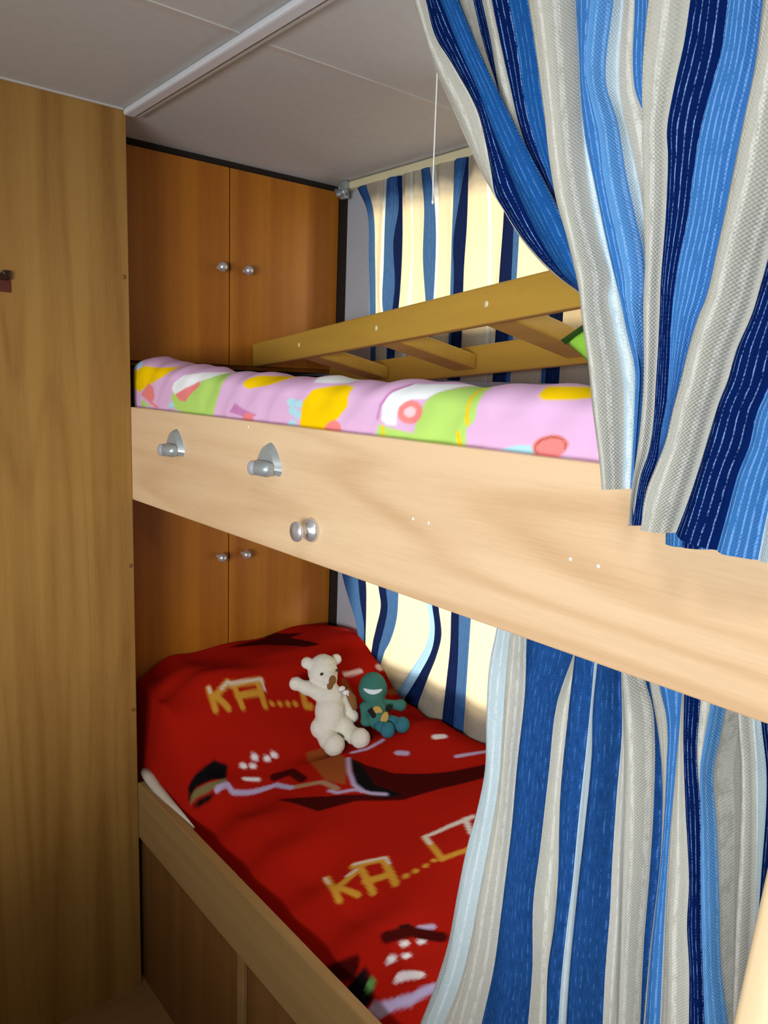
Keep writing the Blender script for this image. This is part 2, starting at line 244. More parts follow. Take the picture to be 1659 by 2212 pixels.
SHEET_PRINT = [
 ('green',0,[(-1.435,1.397),(-1.415,1.407),(-1.316,1.426),(-1.27,1.444),(-1.237,1.444),(-1.225,1.434),(-1.237,1.41),(-1.258,1.369),(-1.34,1.366),(-1.416,1.372)]),
 ('white',0,[(-1.43,1.409),(-1.422,1.423),(-1.389,1.438),(-1.327,1.444),(-1.264,1.447),(-1.292,1.434),(-1.328,1.426),(-1.364,1.405),(-1.39,1.399),(-1.415,1.401)]),
 ('coral',0,[(-1.415,1.401),(-1.383,1.41),(-1.325,1.428),(-1.32,1.42),(-1.346,1.406),(-1.371,1.388),(-1.396,1.39)]),
 ('yellow',0,[(-1.604,1.447),(-1.569,1.454),(-1.51,1.451),(-1.448,1.454),(-1.468,1.437),(-1.526,1.418),(-1.594,1.399),(-1.641,1.418),(-1.636,1.434)]),
 ('sky',0,[(-1.588,1.455),(-1.591,1.451),(-1.598,1.448),(-1.608,1.447),(-1.618,1.448),(-1.625,1.451),(-1.627,1.455),(-1.624,1.459),(-1.617,1.462),(-1.607,1.463),(-1.597,1.462),(-1.59,1.459)]),
 ('sky',0,[(-1.616,1.444),(-1.618,1.441),(-1.624,1.438),(-1.632,1.438),(-1.64,1.438),(-1.646,1.44),(-1.648,1.444),(-1.646,1.447),(-1.64,1.449),(-1.631,1.45),(-1.624,1.449),(-1.618,1.447)]),
 ('sky',0,[(-1.418,1.379),(-1.42,1.376),(-1.425,1.374),(-1.432,1.372),(-1.44,1.373),(-1.445,1.375),(-1.447,1.378),(-1.445,1.381),(-1.44,1.384),(-1.432,1.385),(-1.425,1.384),(-1.42,1.382)]),
 ('coral',0,[(-1.544,1.419),(-1.518,1.412),(-1.512,1.392),(-1.523,1.382),(-1.491,1.371),(-1.509,1.37),(-1.582,1.395)]),
 ('green',0,[(-1.579,1.386),(-1.531,1.372),(-1.587,1.37)]),
 ('yellow',0,[(-1.159,1.434),(-1.135,1.442),(-1.049,1.443),(-1.061,1.434),(-1.088,1.426),(-1.144,1.419),(-1.159,1.426)]),
 ('mauve',0,[(-1.199,1.378),(-1.179,1.394),(-1.149,1.385),(-1.105,1.378),(-1.134,1.371)]),
 ('coral',0,[(-1.153,1.369),(-1.149,1.377),(-1.136,1.38),(-1.119,1.379),(-1.117,1.367)]),
 ('white',0,[(-0.978,1.443),(-0.948,1.447),(-0.889,1.441),(-0.896,1.435),(-0.925,1.434),(-0.966,1.434)]),
 ('sky',0,[(-0.991,1.403),(-0.992,1.4),(-0.997,1.397),(-1.003,1.396),(-1.009,1.396),(-1.014,1.399),(-1.016,1.402),(-1.014,1.406),(-1.01,1.408),(-1.003,1.409),(-0.997,1.409),(-0.993,1.406)]),
 ('sky',0,[(-0.972,1.402),(-0.973,1.399),(-0.977,1.396),(-0.983,1.395),(-0.988,1.396),(-0.993,1.398),(-0.994,1.401),(-0.993,1.404),(-0.989,1.406),(-0.983,1.407),(-0.978,1.407),(-0.973,1.405)]),
 ('sky',0,[(-0.987,1.391),(-0.988,1.388),(-0.992,1.385),(-0.998,1.384),(-1.005,1.384),(-1.009,1.386),(-1.011,1.39),(-1.009,1.393),(-1.005,1.396),(-0.999,1.397),(-0.993,1.396),(-0.988,1.394)]),
 ('sky',0,[(-0.973,1.385),(-0.975,1.382),(-0.979,1.379),(-0.985,1.378),(-0.991,1.379),(-0.995,1.381),(-0.997,1.384),(-0.996,1.388),(-0.991,1.39),(-0.985,1.391),(-0.979,1.391),(-0.975,1.389)]),
 ('sky',0,[(-0.989,1.372),(-0.991,1.369),(-0.995,1.366),(-1.0,1.365),(-1.005,1.366),(-1.009,1.367),(-1.011,1.37),(-1.009,1.373),(-1.006,1.376),(-1.0,1.377),(-0.995,1.376),(-0.991,1.375)]),
 ('yellow',0,[(-0.952,1.424),(-0.917,1.431),(-0.889,1.433),(-0.868,1.43),(-0.866,1.403),(-0.886,1.383),(-0.918,1.366),(-0.98,1.367),(-0.973,1.403)]),
 ('coral',0,[(-0.918,1.366),(-0.906,1.378),(-0.89,1.383),(-0.879,1.379),(-0.873,1.367)]),
 ('green',0,[(-0.709,1.414),(-0.697,1.427),(-0.667,1.437),(-0.622,1.438),(-0.614,1.423),(-0.617,1.399),(-0.63,1.388),(-0.629,1.364),(-0.776,1.364),(-0.796,1.367),(-0.792,1.383),(-0.751,1.378),(-0.722,1.376),(-0.716,1.402)]),
 ('yellow',0.006,[(-0.635,1.437),(-0.629,1.395)]),
 ('yellow',0.006,[(-0.644,1.382),(-0.638,1.366)]),
 ('yellow',0.005,[(-0.783,1.38),(-0.779,1.365)]),
 ('white',0,[(-0.786,1.389),(-0.789,1.408),(-0.777,1.426),(-0.757,1.437),(-0.713,1.438),(-0.67,1.439),(-0.694,1.428),(-0.709,1.419),(-0.736,1.418),(-0.755,1.406),(-0.755,1.384),(-0.774,1.383)]),
 ('mauve',0.0045,[(-0.795,1.391),(-0.793,1.408),(-0.779,1.426),(-0.758,1.436)]),
 ('coral',0,[(-0.71,1.403),(-0.713,1.395),(-0.72,1.389),(-0.731,1.387),(-0.743,1.388),(-0.752,1.393),(-0.755,1.4),(-0.753,1.408),(-0.745,1.414),(-0.733,1.417),(-0.722,1.415),(-0.714,1.41)]),
 ('lpink',0,[(-0.724,1.402),(-0.725,1.399),(-0.728,1.397),(-0.733,1.395),(-0.738,1.396),(-0.742,1.398),(-0.744,1.401),(-0.743,1.405),(-0.739,1.407),(-0.734,1.409),(-0.729,1.408),(-0.725,1.406)]),
 ('yellow',0,[(-0.541,1.44),(-0.456,1.442),(-0.455,1.43),(-0.472,1.43),(-0.493,1.427),(-0.526,1.425),(-0.536,1.429)]),
 ('sky',0,[(-0.58,1.363),(-0.57,1.371),(-0.55,1.376),(-0.53,1.377),(-0.527,1.362),(-0.559,1.361)]),
 ('sky',0,[(-0.491,1.365),(-0.487,1.369),(-0.476,1.367),(-0.474,1.363)]),
 ('coral',0,[(-0.484,1.382),(-0.486,1.377),(-0.49,1.372),(-0.497,1.368),(-0.506,1.366),(-0.515,1.365),(-0.523,1.366),(-0.529,1.37),(-0.531,1.374),(-0.53,1.379),(-0.525,1.384),(-0.517,1.388),(-0.508,1.39),(-0.499,1.391),(-0.492,1.389),(-0.486,1.386)]),
 ('orange',0.002,[(-0.524,1.37),(-0.527,1.372),(-0.528,1.375),(-0.526,1.378),(-0.523,1.381),(-0.519,1.384),(-0.513,1.386),(-0.507,1.388),(-0.501,1.388),(-0.496,1.388),(-0.491,1.386),(-0.489,1.384),(-0.487,1.381),(-0.488,1.378)]),
]

# ------------------------------------------------------------ helpers
WLOC = {}


def thing(name, label, cat, loc, group=None):
    o = bpy.data.objects.new(name, None)
    o.empty_display_size = .05
    COL.objects.link(o)
    o.location = loc
    WLOC[o] = Vector(loc)
    o['label'] = label
    o['category'] = cat
    if group:
        o['group'] = group
    return o


def tag(o, label, cat, group=None):
    o['label'] = label
    o['category'] = cat
    if group:
        o['group'] = group
    return o


def link(name, bm, mat, parent=None, smooth=False, label=None):
    """turn a bmesh drawn in world coordinates into one object with its origin at its own centre"""
    me = bpy.data.meshes.new(name)
    bm.normal_update()
    bm.to_mesh(me)
    bm.free()
    n = len(me.vertices)
    co = np.empty(n * 3, dtype=np.float32)
    me.vertices.foreach_get('co', co)
    co = co.reshape(-1, 3)
    c = (co.min(0) + co.max(0)) / 2
    me.vertices.foreach_set('co', (co - c).ravel())
    o = bpy.data.objects.new(name, me)
    COL.objects.link(o)
    c = Vector([float(v) for v in c])
    WLOC[o] = c
    if parent is not None:
        o.parent = parent
        o.location = c - WLOC[parent]
    else:
        o.location = c
    for mm in (mat if isinstance(mat, (list, tuple)) else [mat]):
        me.materials.append(mm)
    if smooth:
        me.polygons.foreach_set('use_smooth', [True] * len(me.polygons))
    me.update()
    if label:
        o['label'] = label
    return o


def struct(o):
    o['kind'] = 'structure'
    return o


def box(bm, lo, hi, bevel=0.0, seg=2, mi=0):
    vs = [bm.verts.new((x, y, z)) for x in (lo[0], hi[0]) for y in (lo[1], hi[1]) for z in (lo[2], hi[2])]
    fs = []
    for idx in ((0, 1, 3, 2), (4, 6, 7, 5), (0, 4, 5, 1), (2, 3, 7, 6), (0, 2, 6, 4), (1, 5, 7, 3)):
        f = bm.faces.new([vs[i] for i in idx])
        f.material_index = mi
        fs.append(f)
    if bevel > 0:
        es = list({e for f in fs for e in f.edges})
        bmesh.ops.bevel(bm, geom=es, offset=bevel, segments=seg, profile=.5, affect='EDGES')
    return bm


def obox(bm, p, d, u, L, W, H, bevel=.002):
    """box from point p along d (length L), across (W) and along u (H)"""
    d = Vector(d).normalized()
    u = Vector(u)
    u = (u - d * u.dot(d)).normalized()
    w = u.cross(d)
    if w.y < 0:
        w = -w
    n0 = len(bm.verts)
    p = Vector(p)
    vs = [bm.verts.new(p + d * a * L + w * b * W + u * c * H) for a in (0, 1) for b in (0, 1) for c in (0, 1)]
    fs = [bm.faces.new([vs[i] for i in idx]) for idx in ((0, 1, 3, 2), (4, 6, 7, 5), (0, 4, 5, 1), (2, 3, 7, 6), (0, 2, 6, 4), (1, 5, 7, 3))]
    if bevel:
        bmesh.ops.bevel(bm, geom=list({e for f in fs for e in f.edges}), offset=bevel, segments=2, profile=.5, affect='EDGES')
    return bm


def BX(lo, hi, bevel=0.0, seg=2):
    bm = bmesh.new()
    box(bm, lo, hi, bevel, seg)
    bmesh.ops.recalc_face_normals(bm, faces=bm.faces)
    return bm


def lathe(bm, prof, origin, axis, n=28):
    """prof = [(radius, along axis)]"""
    axis = Vector(axis).normalized()
    q = axis.to_track_quat('Z', 'Y')
    rings = []
    for r, h in prof:
        rings.append([bm.verts.new(Vector(origin) + q @ Vector((r * math.cos(2 * math.pi * k / n), r * math.sin(2 * math.pi * k / n), h))) for k in range(n)])
    for a, b in zip(rings[:-1], rings[1:]):
        for k in range(n):
            bm.faces.new((a[k], a[(k + 1) % n], b[(k + 1) % n], b[k]))
    if prof[0][0] > 1e-5:
        bm.faces.new(list(reversed(rings[0])))
    if prof[-1][0] > 1e-5:
        bm.faces.new(rings[-1])
    return bm


def tube(bm, pts, r, n=10):
    pts = [Vector(p) for p in pts]
    rings = []
    for i, p in enumerate(pts):
        t = (pts[min(i + 1, len(pts) - 1)] - pts[max(i - 1, 0)]).normalized()
        q = t.to_track_quat('Z', 'Y')
        rr = r[i] if isinstance(r, (list, tuple)) else r
        rings.append([bm.verts.new(p + q @ Vector((rr * math.cos(2 * math.pi * k / n), rr * math.sin(2 * math.pi * k / n), 0))) for k in range(n)])
    for a, b in zip(rings[:-1], rings[1:]):
        for k in range(n):
            bm.faces.new((a[k], a[(k + 1) % n], b[(k + 1) % n], b[k]))
    bm.faces.new(list(reversed(rings[0])))
    bm.faces.new(rings[-1])
    return bm


def ellipsoid(bm, c, rx, ry, rz, rot=None, n=20):
    M = Matrix.Translation(Vector(c)) @ (rot.to_4x4() if rot else Matrix.Identity(4)) @ Matrix.Diagonal((rx, ry, rz, 1))
    bmesh.ops.create_uvsphere(bm, u_segments=n, v_segments=n // 2 + 2, radius=1, matrix=M)
    return bm


# ------------------------------------------------------------ materials
def new_mat(name):
    mt = bpy.data.materials.new(name)
    mt.use_nodes = True
    nt = mt.node_tree
    nt.nodes.clear()
    out = nt.nodes.new('ShaderNodeOutputMaterial')
    return mt, nt, out


def N(nt, kind, **kw):
    n = nt.nodes.new(kind)
    for k, v in kw.items():
        if k.startswith('i_'):
            n.inputs[k[2:].replace('_', ' ')].default_value = v
        else:
            setattr(n, k, v)
    return n


def mathn(nt, op, a, b=None, clamp=False):
    n = nt.nodes.new('ShaderNodeMath')
    n.operation = op
    n.use_clamp = clamp
    for i, v in enumerate((a, b)):
        if v is None:
            continue
        if isinstance(v, (int, float)):
            n.inputs[i].default_value = v
        else:
            nt.links.new(v, n.inputs[i])
    return n.outputs[0]


def mixc(nt, f, a, b):
    n = nt.nodes.new('ShaderNodeMix')
    n.data_type = 'RGBA'
    for i, v in ((0, f), (6, a), (7, b)):
        if isinstance(v, (int, float)):
            n.inputs[i].default_value = v
        elif isinstance(v, tuple):
            n.inputs[i].default_value = v if len(v) == 4 else v + (1,)
        else:
            nt.links.new(v, n.inputs[i])
    return n.outputs[2]


def principled(nt, out, rough=.5, spec=.5, metal=0.0):
    b = nt.nodes.new('ShaderNodeBsdfPrincipled')
    b.inputs['Roughness'].default_value = rough
    b.inputs['Specular IOR Level'].default_value = spec
    b.inputs['Metallic'].default_value = metal
    nt.links.new(b.outputs[0], out.inputs[0])
    return b


def plain(name, col, rough=.5, spec=.4, metal=0.0, bump=0.0, bscale=300):
    mt, nt, out = new_mat(name)
    b = principled(nt, out, rough, spec, metal)
    tc = N(nt, 'ShaderNodeTexCoord')
    nz = N(nt, 'ShaderNodeTexNoise', i_Scale=bscale, i_Detail=3.0)
    nt.links.new(tc.outputs['Object'], nz.inputs['Vector'])
    c = mixc(nt, nz.outputs[0], tuple(v * .93 for v in col), tuple(min(1, v * 1.07) for v in col))
    nt.links.new(c, b.inputs['Base Color'])
    if bump:
        bp = N(nt, 'ShaderNodeBump', i_Strength=bump, i_Distance=.001)
        nt.links.new(nz.outputs[0], bp.inputs['Height'])
        nt.links.new(bp.outputs[0], b.inputs['Normal'])
    return mt


def wood(name, light, dark, grain='X', rough=.38, seed=0.0, rings=1.0, spec=.35):
    """beech-effect laminate; grain runs along the given axis"""
    mt, nt, out = new_mat(name)
    b = principled(nt, out, rough, spec)
    tc = N(nt, 'ShaderNodeTexCoord')

    def coords(along, across):
        mp = N(nt, 'ShaderNodeMapping')
        s = [across] * 3
        s['XYZ'.index(grain)] = along
        mp.inputs['Scale'].default_value = s
        mp.inputs['Location'].default_value = (seed, seed * .7, seed * 1.3)
        nt.links.new(tc.outputs['Object'], mp.inputs['Vector'])
        return mp.outputs[0]
    big = N(nt, 'ShaderNodeTexNoise', i_Scale=1.0, i_Detail=1.2, i_Roughness=.4)
    nt.links.new(coords(.55, 8.0), big.inputs['Vector'])
    r = mathn(nt, 'MULTIPLY', big.outputs[0], 16.0)
    r = mathn(nt, 'SINE', mathn(nt, 'MULTIPLY', r, 3.1416))
    r = mathn(nt, 'MULTIPLY', mathn(nt, 'ADD', r, 1.0), .5)
    r = mathn(nt, 'POWER', r, 2.5)
    band = N(nt, 'ShaderNodeTexNoise', i_Scale=1.0, i_Detail=3.0)
    nt.links.new(coords(.35, 22), band.inputs['Vector'])
    pore = N(nt, 'ShaderNodeTexNoise', i_Scale=1.0, i_Detail=2.0)
    nt.links.new(coords(22, 420), pore.inputs['Vector'])
    f = mathn(nt, 'MULTIPLY', r, .30 * rings)
    bb = mathn(nt, 'MULTIPLY', mathn(nt, 'SUBTRACT', band.outputs[0], .38), 1.7)
    f = mathn(nt, 'ADD', f, bb)
    f = mathn(nt, 'ADD', f, mathn(nt, 'MULTIPLY', mathn(nt, 'SUBTRACT', pore.outputs[0], .5), .5), clamp=True)
    c = mixc(nt, f, light, dark)
    nt.links.new(c, b.inputs['Base Color'])
    bp = N(nt, 'ShaderNodeBump', i_Strength=.08, i_Distance=.0006)
    nt.links.new(pore.outputs[0], bp.inputs['Height'])
    nt.links.new(bp.outputs[0], b.inputs['Normal'])
    return mt


def knit(name, base, line, pitch, width, trans=.0, tcol=None, broken=.45, mottle=False):
    """woven curtain stripe: fine rows of stitches along V, thin contrast threads every 'pitch' metres"""
    mt, nt, out = new_mat(name)
    uv = N(nt, 'ShaderNodeUVMap', uv_map='UVMap')
    sp = N(nt, 'ShaderNodeSeparateXYZ')
    nt.links.new(uv.outputs[0], sp.inputs[0])
    U, V = sp.outputs[0], sp.outputs[1]
    tc = N(nt, 'ShaderNodeMapping')
    tc.inputs['Scale'].default_value = (320, 60, 1)
    nt.links.new(uv.outputs[0], tc.inputs['Vector'])
    nz = N(nt, 'ShaderNodeTexNoise', i_Scale=1.0, i_Detail=3.0, i_Roughness=.7)
    nt.links.new(tc.outputs[0], nz.inputs['Vector'])
    wob = mathn(nt, 'MULTIPLY', mathn(nt, 'SUBTRACT', nz.outputs[0], .5), .0016)
    ph = mathn(nt, 'MULTIPLY', mathn(nt, 'ADD', U, wob), 2 * math.pi / pitch)
    s = mathn(nt, 'COSINE', ph)
    thr = math.cos(math.pi * width)
    ln = mathn(nt, 'MULTIPLY', mathn(nt, 'SUBTRACT', s, thr), 3.0 / max(.02, 1 - thr), clamp=True)
    st = mathn(nt, 'SINE', mathn(nt, 'MULTIPLY', V, 2 * math.pi / .0034))
    gate = mathn(nt, 'ADD', mathn(nt, 'MULTIPLY', st, .22), mathn(nt, 'MULTIPLY', mathn(nt, 'SUBTRACT', nz.outputs[0], broken), 5.0))
    gate = mathn(nt, 'ADD', gate, .55, clamp=True)
    f = mathn(nt, 'MULTIPLY', ln, gate, clamp=True)
    fuzz = N(nt, 'ShaderNodeTexNoise', i_Scale=900.0, i_Detail=2.0)
    nt.links.new(uv.outputs[0], fuzz.inputs['Vector'])
    fm = mathn(nt, 'ADD', mathn(nt, 'MULTIPLY', fuzz.outputs[0], .35), mathn(nt, 'MULTIPLY', mathn(nt, 'SUBTRACT', nz.outputs[0], .28), 1.5 if mottle else .5), clamp=True)
    dv = .50 if mottle else .82
    c0 = mixc(nt, fm, tuple(v * dv for v in base), tuple(min(1, v * (1.35 if mottle else 1.12)) for v in base))
    c = mixc(nt, f, c0, line)
    dif = N(nt, 'ShaderNodeBsdfDiffuse')
    nt.links.new(c, dif.inputs[0])
    # rows of stitches in relief
    row = mathn(nt, 'SINE', mathn(nt, 'MULTIPLY', U, 2 * math.pi / .0031))
    h = mathn(nt, 'ADD', mathn(nt, 'MULTIPLY', row, st), mathn(nt, 'MULTIPLY', nz.outputs[0], 1.5))
    bp = N(nt, 'ShaderNodeBump', i_Strength=.55, i_Distance=.0006)
    nt.links.new(h, bp.inputs['Height'])
    nt.links.new(bp.outputs[0], dif.inputs['Normal'])
    if trans > 0:
        tr = N(nt, 'ShaderNodeBsdfTranslucent')
        tm = mixc(nt, mathn(nt, 'MULTIPLY', nz.outputs[0], .8), tuple(v * .78 for v in (tcol or base)), tuple(min(1, v * 1.12) for v in (tcol or base)))
        nt.links.new(tm, tr.inputs[0])
        mx = N(nt, 'ShaderNodeMixShader', i_Fac=trans)
        nt.links.new(dif.outputs[0], mx.inputs[1])
        nt.links.new(tr.outputs[0], mx.inputs[2])
        nt.links.new(mx.outputs[0], out.inputs[0])
    else:
        nt.links.new(dif.outputs[0], out.inputs[0])
    return mt


def printed(name, rough=.75, sheen=.0, weave=500, spec=.2):
    """fabric whose print is stored on its own points"""
    mt, nt, out = new_mat(name)
    b = principled(nt, out, rough, spec)
    b.inputs['Sheen Weight'].default_value = sheen
    at = N(nt, 'ShaderNodeVertexColor', layer_name='print')
    tc = N(nt, 'ShaderNodeTexCoord')
    nz = N(nt, 'ShaderNodeTexNoise', i_Scale=float(weave), i_Detail=2.0)
    nt.links.new(tc.outputs['Object'], nz.inputs['Vector'])
    nt.links.new(at.outputs[0], b.inputs['Base Color'])
    bp = N(nt, 'ShaderNodeBump', i_Strength=.15, i_Distance=.0004)
    nt.links.new(nz.outputs[0], bp.inputs['Height'])
    nt.links.new(bp.outputs[0], b.inputs['Normal'])
    return mt


W_PANEL = wood('beech_panel', (.78, .56, .34), (.58, .36, .19), 'X', .34, 2.0, 1.5)
W_WARD = wood('beech_wardrobe_dim', (.37, .205, .052), (.20, .080, .013), 'Z', .42, 5.0, .7)  # same beech as the panel, its dimmer light put into the colour
W_DOOR = wood('beech_door_dim', (.42, .15, .011), (.25, .065, .004), 'Z', .45, 9.0, .35)  # same beech again, the dim light on the doors put into its tone
W_LOW = wood('beech_low_rail_dim', (.36, .22, .085), (.26, .14, .045), 'X', .45, 3.0, .5)  # same beech, darkened for the shade low down
W_LOWV = wood('beech_low_side_dim', (.24, .11, .030), (.16, .065, .016), 'Z', .5, 4.0, .5)  # same beech, darkened further for the shade near the floor
W_LADDER = wood('golden_ladder_wood', (.52, .315, .050), (.42, .235, .035), 'X', .4, 1.0, .3)
W_PALE = wood('pale_ladder_wood', (.86, .68, .42), (.80, .58, .33), 'Z', .32, 6.0, .3)
W_FLOOR = wood('floor_wood', (.34, .19, .07), (.24, .12, .04), 'Y', .4, 8.0, .6)
CEIL = plain('ceiling_board', (.56, .57, .56), .7, .2, bump=.15, bscale=60)
SEAM = plain('ceiling_seam_strip', (.55, .53, .50), .5)
TRIMW = plain('white_trim', (.72, .75, .80), .35)
TRIMG = plain('grey_track', (.22, .21, .20), .5)
WALLG = plain('grey_wall', (.42, .45, .50), .7, bump=.1, bscale=80)
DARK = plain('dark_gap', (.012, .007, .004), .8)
CREAM = plain('cream_rail', (.72, .66, .42), .5)
CHROME = plain('chrome', (.72, .73, .76), .30, .5, .72)
CHROMEM = plain('brushed_metal', (.40, .45, .47), .35, .5, .45)
GREYCAP = plain('grey_plastic', (.36, .35, .38), .4)
BRASS = plain('dark_bronze', (.035, .012, .008), .35, .5, .3)
BRASSR = plain('red_brown_plate', (.09, .018, .008), .5)
CAPW = plain('white_cap', (.9, .88, .8), .4)
CAPT = plain('cream_plug', (.80, .68, .38), .5)
CAPB = plain('brown_cap', (.22, .09, .02), .5)
FRAMEW = plain('window_frame_white', (.7, .7, .7), .4)
STRING = plain('white_cord', (.85, .85, .82), .7)
WHITEP = plain('white_lamp_body', (.85, .85, .85), .4)
MATT = plain('cream_ticking', (.62, .55, .45), .9, bump=.3)

gm, nt, out = new_mat('window_glass')
t_ = N(nt, 'ShaderNodeBsdfTransparent')
g_ = N(nt, 'ShaderNodeBsdfGlossy', i_Roughness=.02)
mx = N(nt, 'ShaderNodeMixShader', i_Fac=.06)
nt.links.new(t_.outputs[0], mx.inputs[1])
nt.links.new(g_.outputs[0], mx.inputs[2])
nt.links.new(mx.outputs[0], out.inputs[0])
GLASS = gm

CUR = {  # front curtains
    'beige': knit('curtain_beige', (.53, .53, .47), (.66, .66, .60), .011, .35, .12, (.60, .58, .50)),
    'pale': knit('curtain_pale', (.52, .66, .72), (.66, .76, .80), .012, .3, .15, (.60, .68, .70)),
    'navy': knit('curtain_navy', (.003, .014, .100), (.20, .34, .62), .0050, .17, .04, broken=.50),
    'navy2': knit('curtain_denim', (.016, .078, .27), (.09, .22, .50), .0056, .18, .06, (.02, .08, .3), broken=.58, mottle=True),
    'mid': knit('curtain_mid_blue', (.014, .095, .33), (.06, .20, .50), .0052, .25, .06, (.02, .12, .4), broken=.5),
    'blue': knit('curtain_blue', (.045, .185, .50), (.16, .36, .72), .0048, .3, .08, (.08, .26, .7)),
    'light': knit('curtain_light_blue', (.11, .33, .72), (.22, .46, .82), .0070, .3, .10, (.2, .5, .9)),
}
CURW = {  # the same cloth in front of a window, thinner and lit from behind
    'beige': knit('window_curtain_beige', (.46, .44, .38), (.55, .50, .42), .0052, .35, .42, (.90, .70, .40)),
    'pale': knit('window_curtain_pale', (.52, .56, .56), (.60, .64, .64), .012, .3, .42, (.98, .92, .72)),
    'navy': knit('window_curtain_navy', (.008, .02, .09), (.02, .05, .16), .0062, .12, .20, (.012, .018, .06), mottle=True),
    'blue': knit('window_curtain_blue', (.03, .10, .32), (.07, .18, .42), .0060, .3, .30, (.07, .15, .26), mottle=True),
    'light': knit('window_curtain_light_blue', (.20, .38, .62), (.30, .5, .7), .0070, .3, .40, (.38, .56, .72)),
}

# ------------------------------------------------------------ the room shell
LX, FY, CXD, BY, ZC = -1.590, .627, -1.754, 1.277, 1.95
struct(link('floor', BX((-2.4, -1.25, -.04), (2.1, 1.31, 0)), W_FLOOR))
struct(link('ceiling', BX((-2.4, -1.25, ZC), (2.1, 1.31, ZC + .04)), CEIL))
struct(link('wall_left', BX((-2.44, -1.25, 0), (-2.4, 1.31, ZC)), WALLG))
WLIGHT = plain('light_wall', (.34, .32, .28), .7)
bm = bmesh.new()
box(bm, (-2.4, -1.29, 0), (2.1, -1.25, .95))
box(bm, (-2.4, -1.29, 1.56), (2.1, -1.25, ZC))
box(bm, (-2.4, -1.29, .95), (-.7, -1.25, 1.56))
box(bm, (.6, -1.29, .95), (2.1, -1.25, 1.56))
struct(link('wall_near', bm, WLIGHT))
struct(link('wall_right', BX((2.1, -1.25, 0), (2.14, 1.31, ZC)), WLIGHT))
UW = (-1.622, -.30, 1.545, 1.872)   # upper bunk window: x0, x1, z0, z1
LW = (-1.640, -.30, .705, 1.10)
bm = bmesh.new()
box(bm, (-2.4, BY, 0), (UW[0], BY + .034, ZC))
box(bm, (UW[1], BY, 0), (2.1, BY + .034, ZC))
box(bm, (UW[0], BY, UW[3]), (UW[1], BY + .034, ZC))
box(bm, (UW[0], BY, LW[3]), (UW[1], BY + .034, UW[2]))
box(bm, (UW[0], BY, 0), (UW[1], BY + .034, LW[2]))
struct(link('wall_window', bm, WALLG))


def window(n, w, y, s=1):
    bm = bmesh.new()
    t = .022
    for lo, hi in (((w[0], w[2]), (w[1], w[2] + t)), ((w[0], w[3] - t), (w[1], w[3])), ((w[0], w[2] + t), (w[0] + t, w[3] - t)), ((w[1] - t, w[2] + t), (w[1], w[3] - t))):
        box(bm, (lo[0], y, lo[1]), (hi[0], y + .02, hi[1]), .003)
    o = struct(link('window_%d' % n, bm, FRAMEW))
    link('pane', BX((w[0] + t, y + .009, w[2] + t), (w[1] - t, y + .012, w[3] - t)), GLASS, o)


window(1, UW, BY + .006)
window(2, LW, BY + .006)
window(3, (-.7, .6, .97, 1.555), -1.28)
# unseen boxes behind the camera, added to shade the low wood and wardrobe top
struct(link('shade_block_low', BX((-1.5, -1.25, 0), (1.2, -.50, .95), .01), WLIGHT))
struct(link('shade_block_high', BX((-1.5, -1.25, 1.56), (1.2, -.72, ZC - .001), .01), WLIGHT))
# near-black strip in the corner beside the cabinets, ceiling trims and seams
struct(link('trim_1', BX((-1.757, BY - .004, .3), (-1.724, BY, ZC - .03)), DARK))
bm = BX((LX, .622, ZC - .012), (1.9, .646, ZC), .004)
struct(link('trim_2', bm, TRIMW))
bm = bmesh.new()
box(bm, (LX, .6465, ZC - .007), (1.9, .6505, ZC))
box(bm, (LX, .6505, ZC - .009), (1.9, .656, ZC), mi=1)
box(bm, (LX, .656, ZC - .005), (1.9, .659, ZC))
struct(link('trim_3', bm, [TRIMG, SEAM]))
struct(link('trim_4', BX((-1.137, -1.25, ZC - .002), (-1.123, .622, ZC)), SEAM))
struct(link('trim_5', BX((-1.141, .659, ZC - .002), (-1.127, BY, ZC)), SEAM))
struct(link('trim_6', BX((LX, -1.25, ZC - .004), (LX + .006, .622, ZC), .001), SEAM))

# ------------------------------------------------------------ wardrobe on the left
t = thing('wardrobe', 'tall beech wardrobe side filling the left edge, with a small dark latch', 'wardrobe', (-1.95, .1, 0))
link('side_panel', BX((LX - .018, -.55, 0), (LX, FY + .001, ZC), .0012), W_WARD, t)
link('carcass', BX((-2.38, -.55, 0), (LX - .018, FY - .02, ZC)), W_WARD, t)
bm = BX((LX, .345, 1.578), (LX + .003, .4025, 1.600), .001)
la = link('latch', bm, BRASSR, t, label='dark red-brown latch plate')
bm = BX((LX, .388, 1.600), (LX + .010, .402, 1.617), .003)
tube(bm, [(LX + .006, .345, 1.613), (LX + .008, .372, 1.607), (LX + .006, .394, 1.604)], .0055)
link('latch_bolt', bm, BRASS, la)
for y, z in ((.618, 1.630), (.620, 1.028), (.620, .699)):
    bm = bmesh.new()
    lathe(bm, [(.0045, 0), (.0042, .0012), (0.0001, .0016)], (LX, y, z), (1, 0, 0), 14)
    link('screw_cap', bm, CAPB, t, True)


# ------------------------------------------------------------ cabinets at the foot of the bunks
def knob(parent, loc, r=.0115):
    bm = bmesh.new()
    lathe(bm, [(r * .62, 0), (r * .5, .003), (r * .38, .008), (r * .5, .012), (r * .95, .016), (r * 1.05, .021), (r * .9, .027), (r * .5, .031), (.0001, .032)], loc, (1, 0, 0), 24)
    return link('knob', bm, CHROME, parent, True)


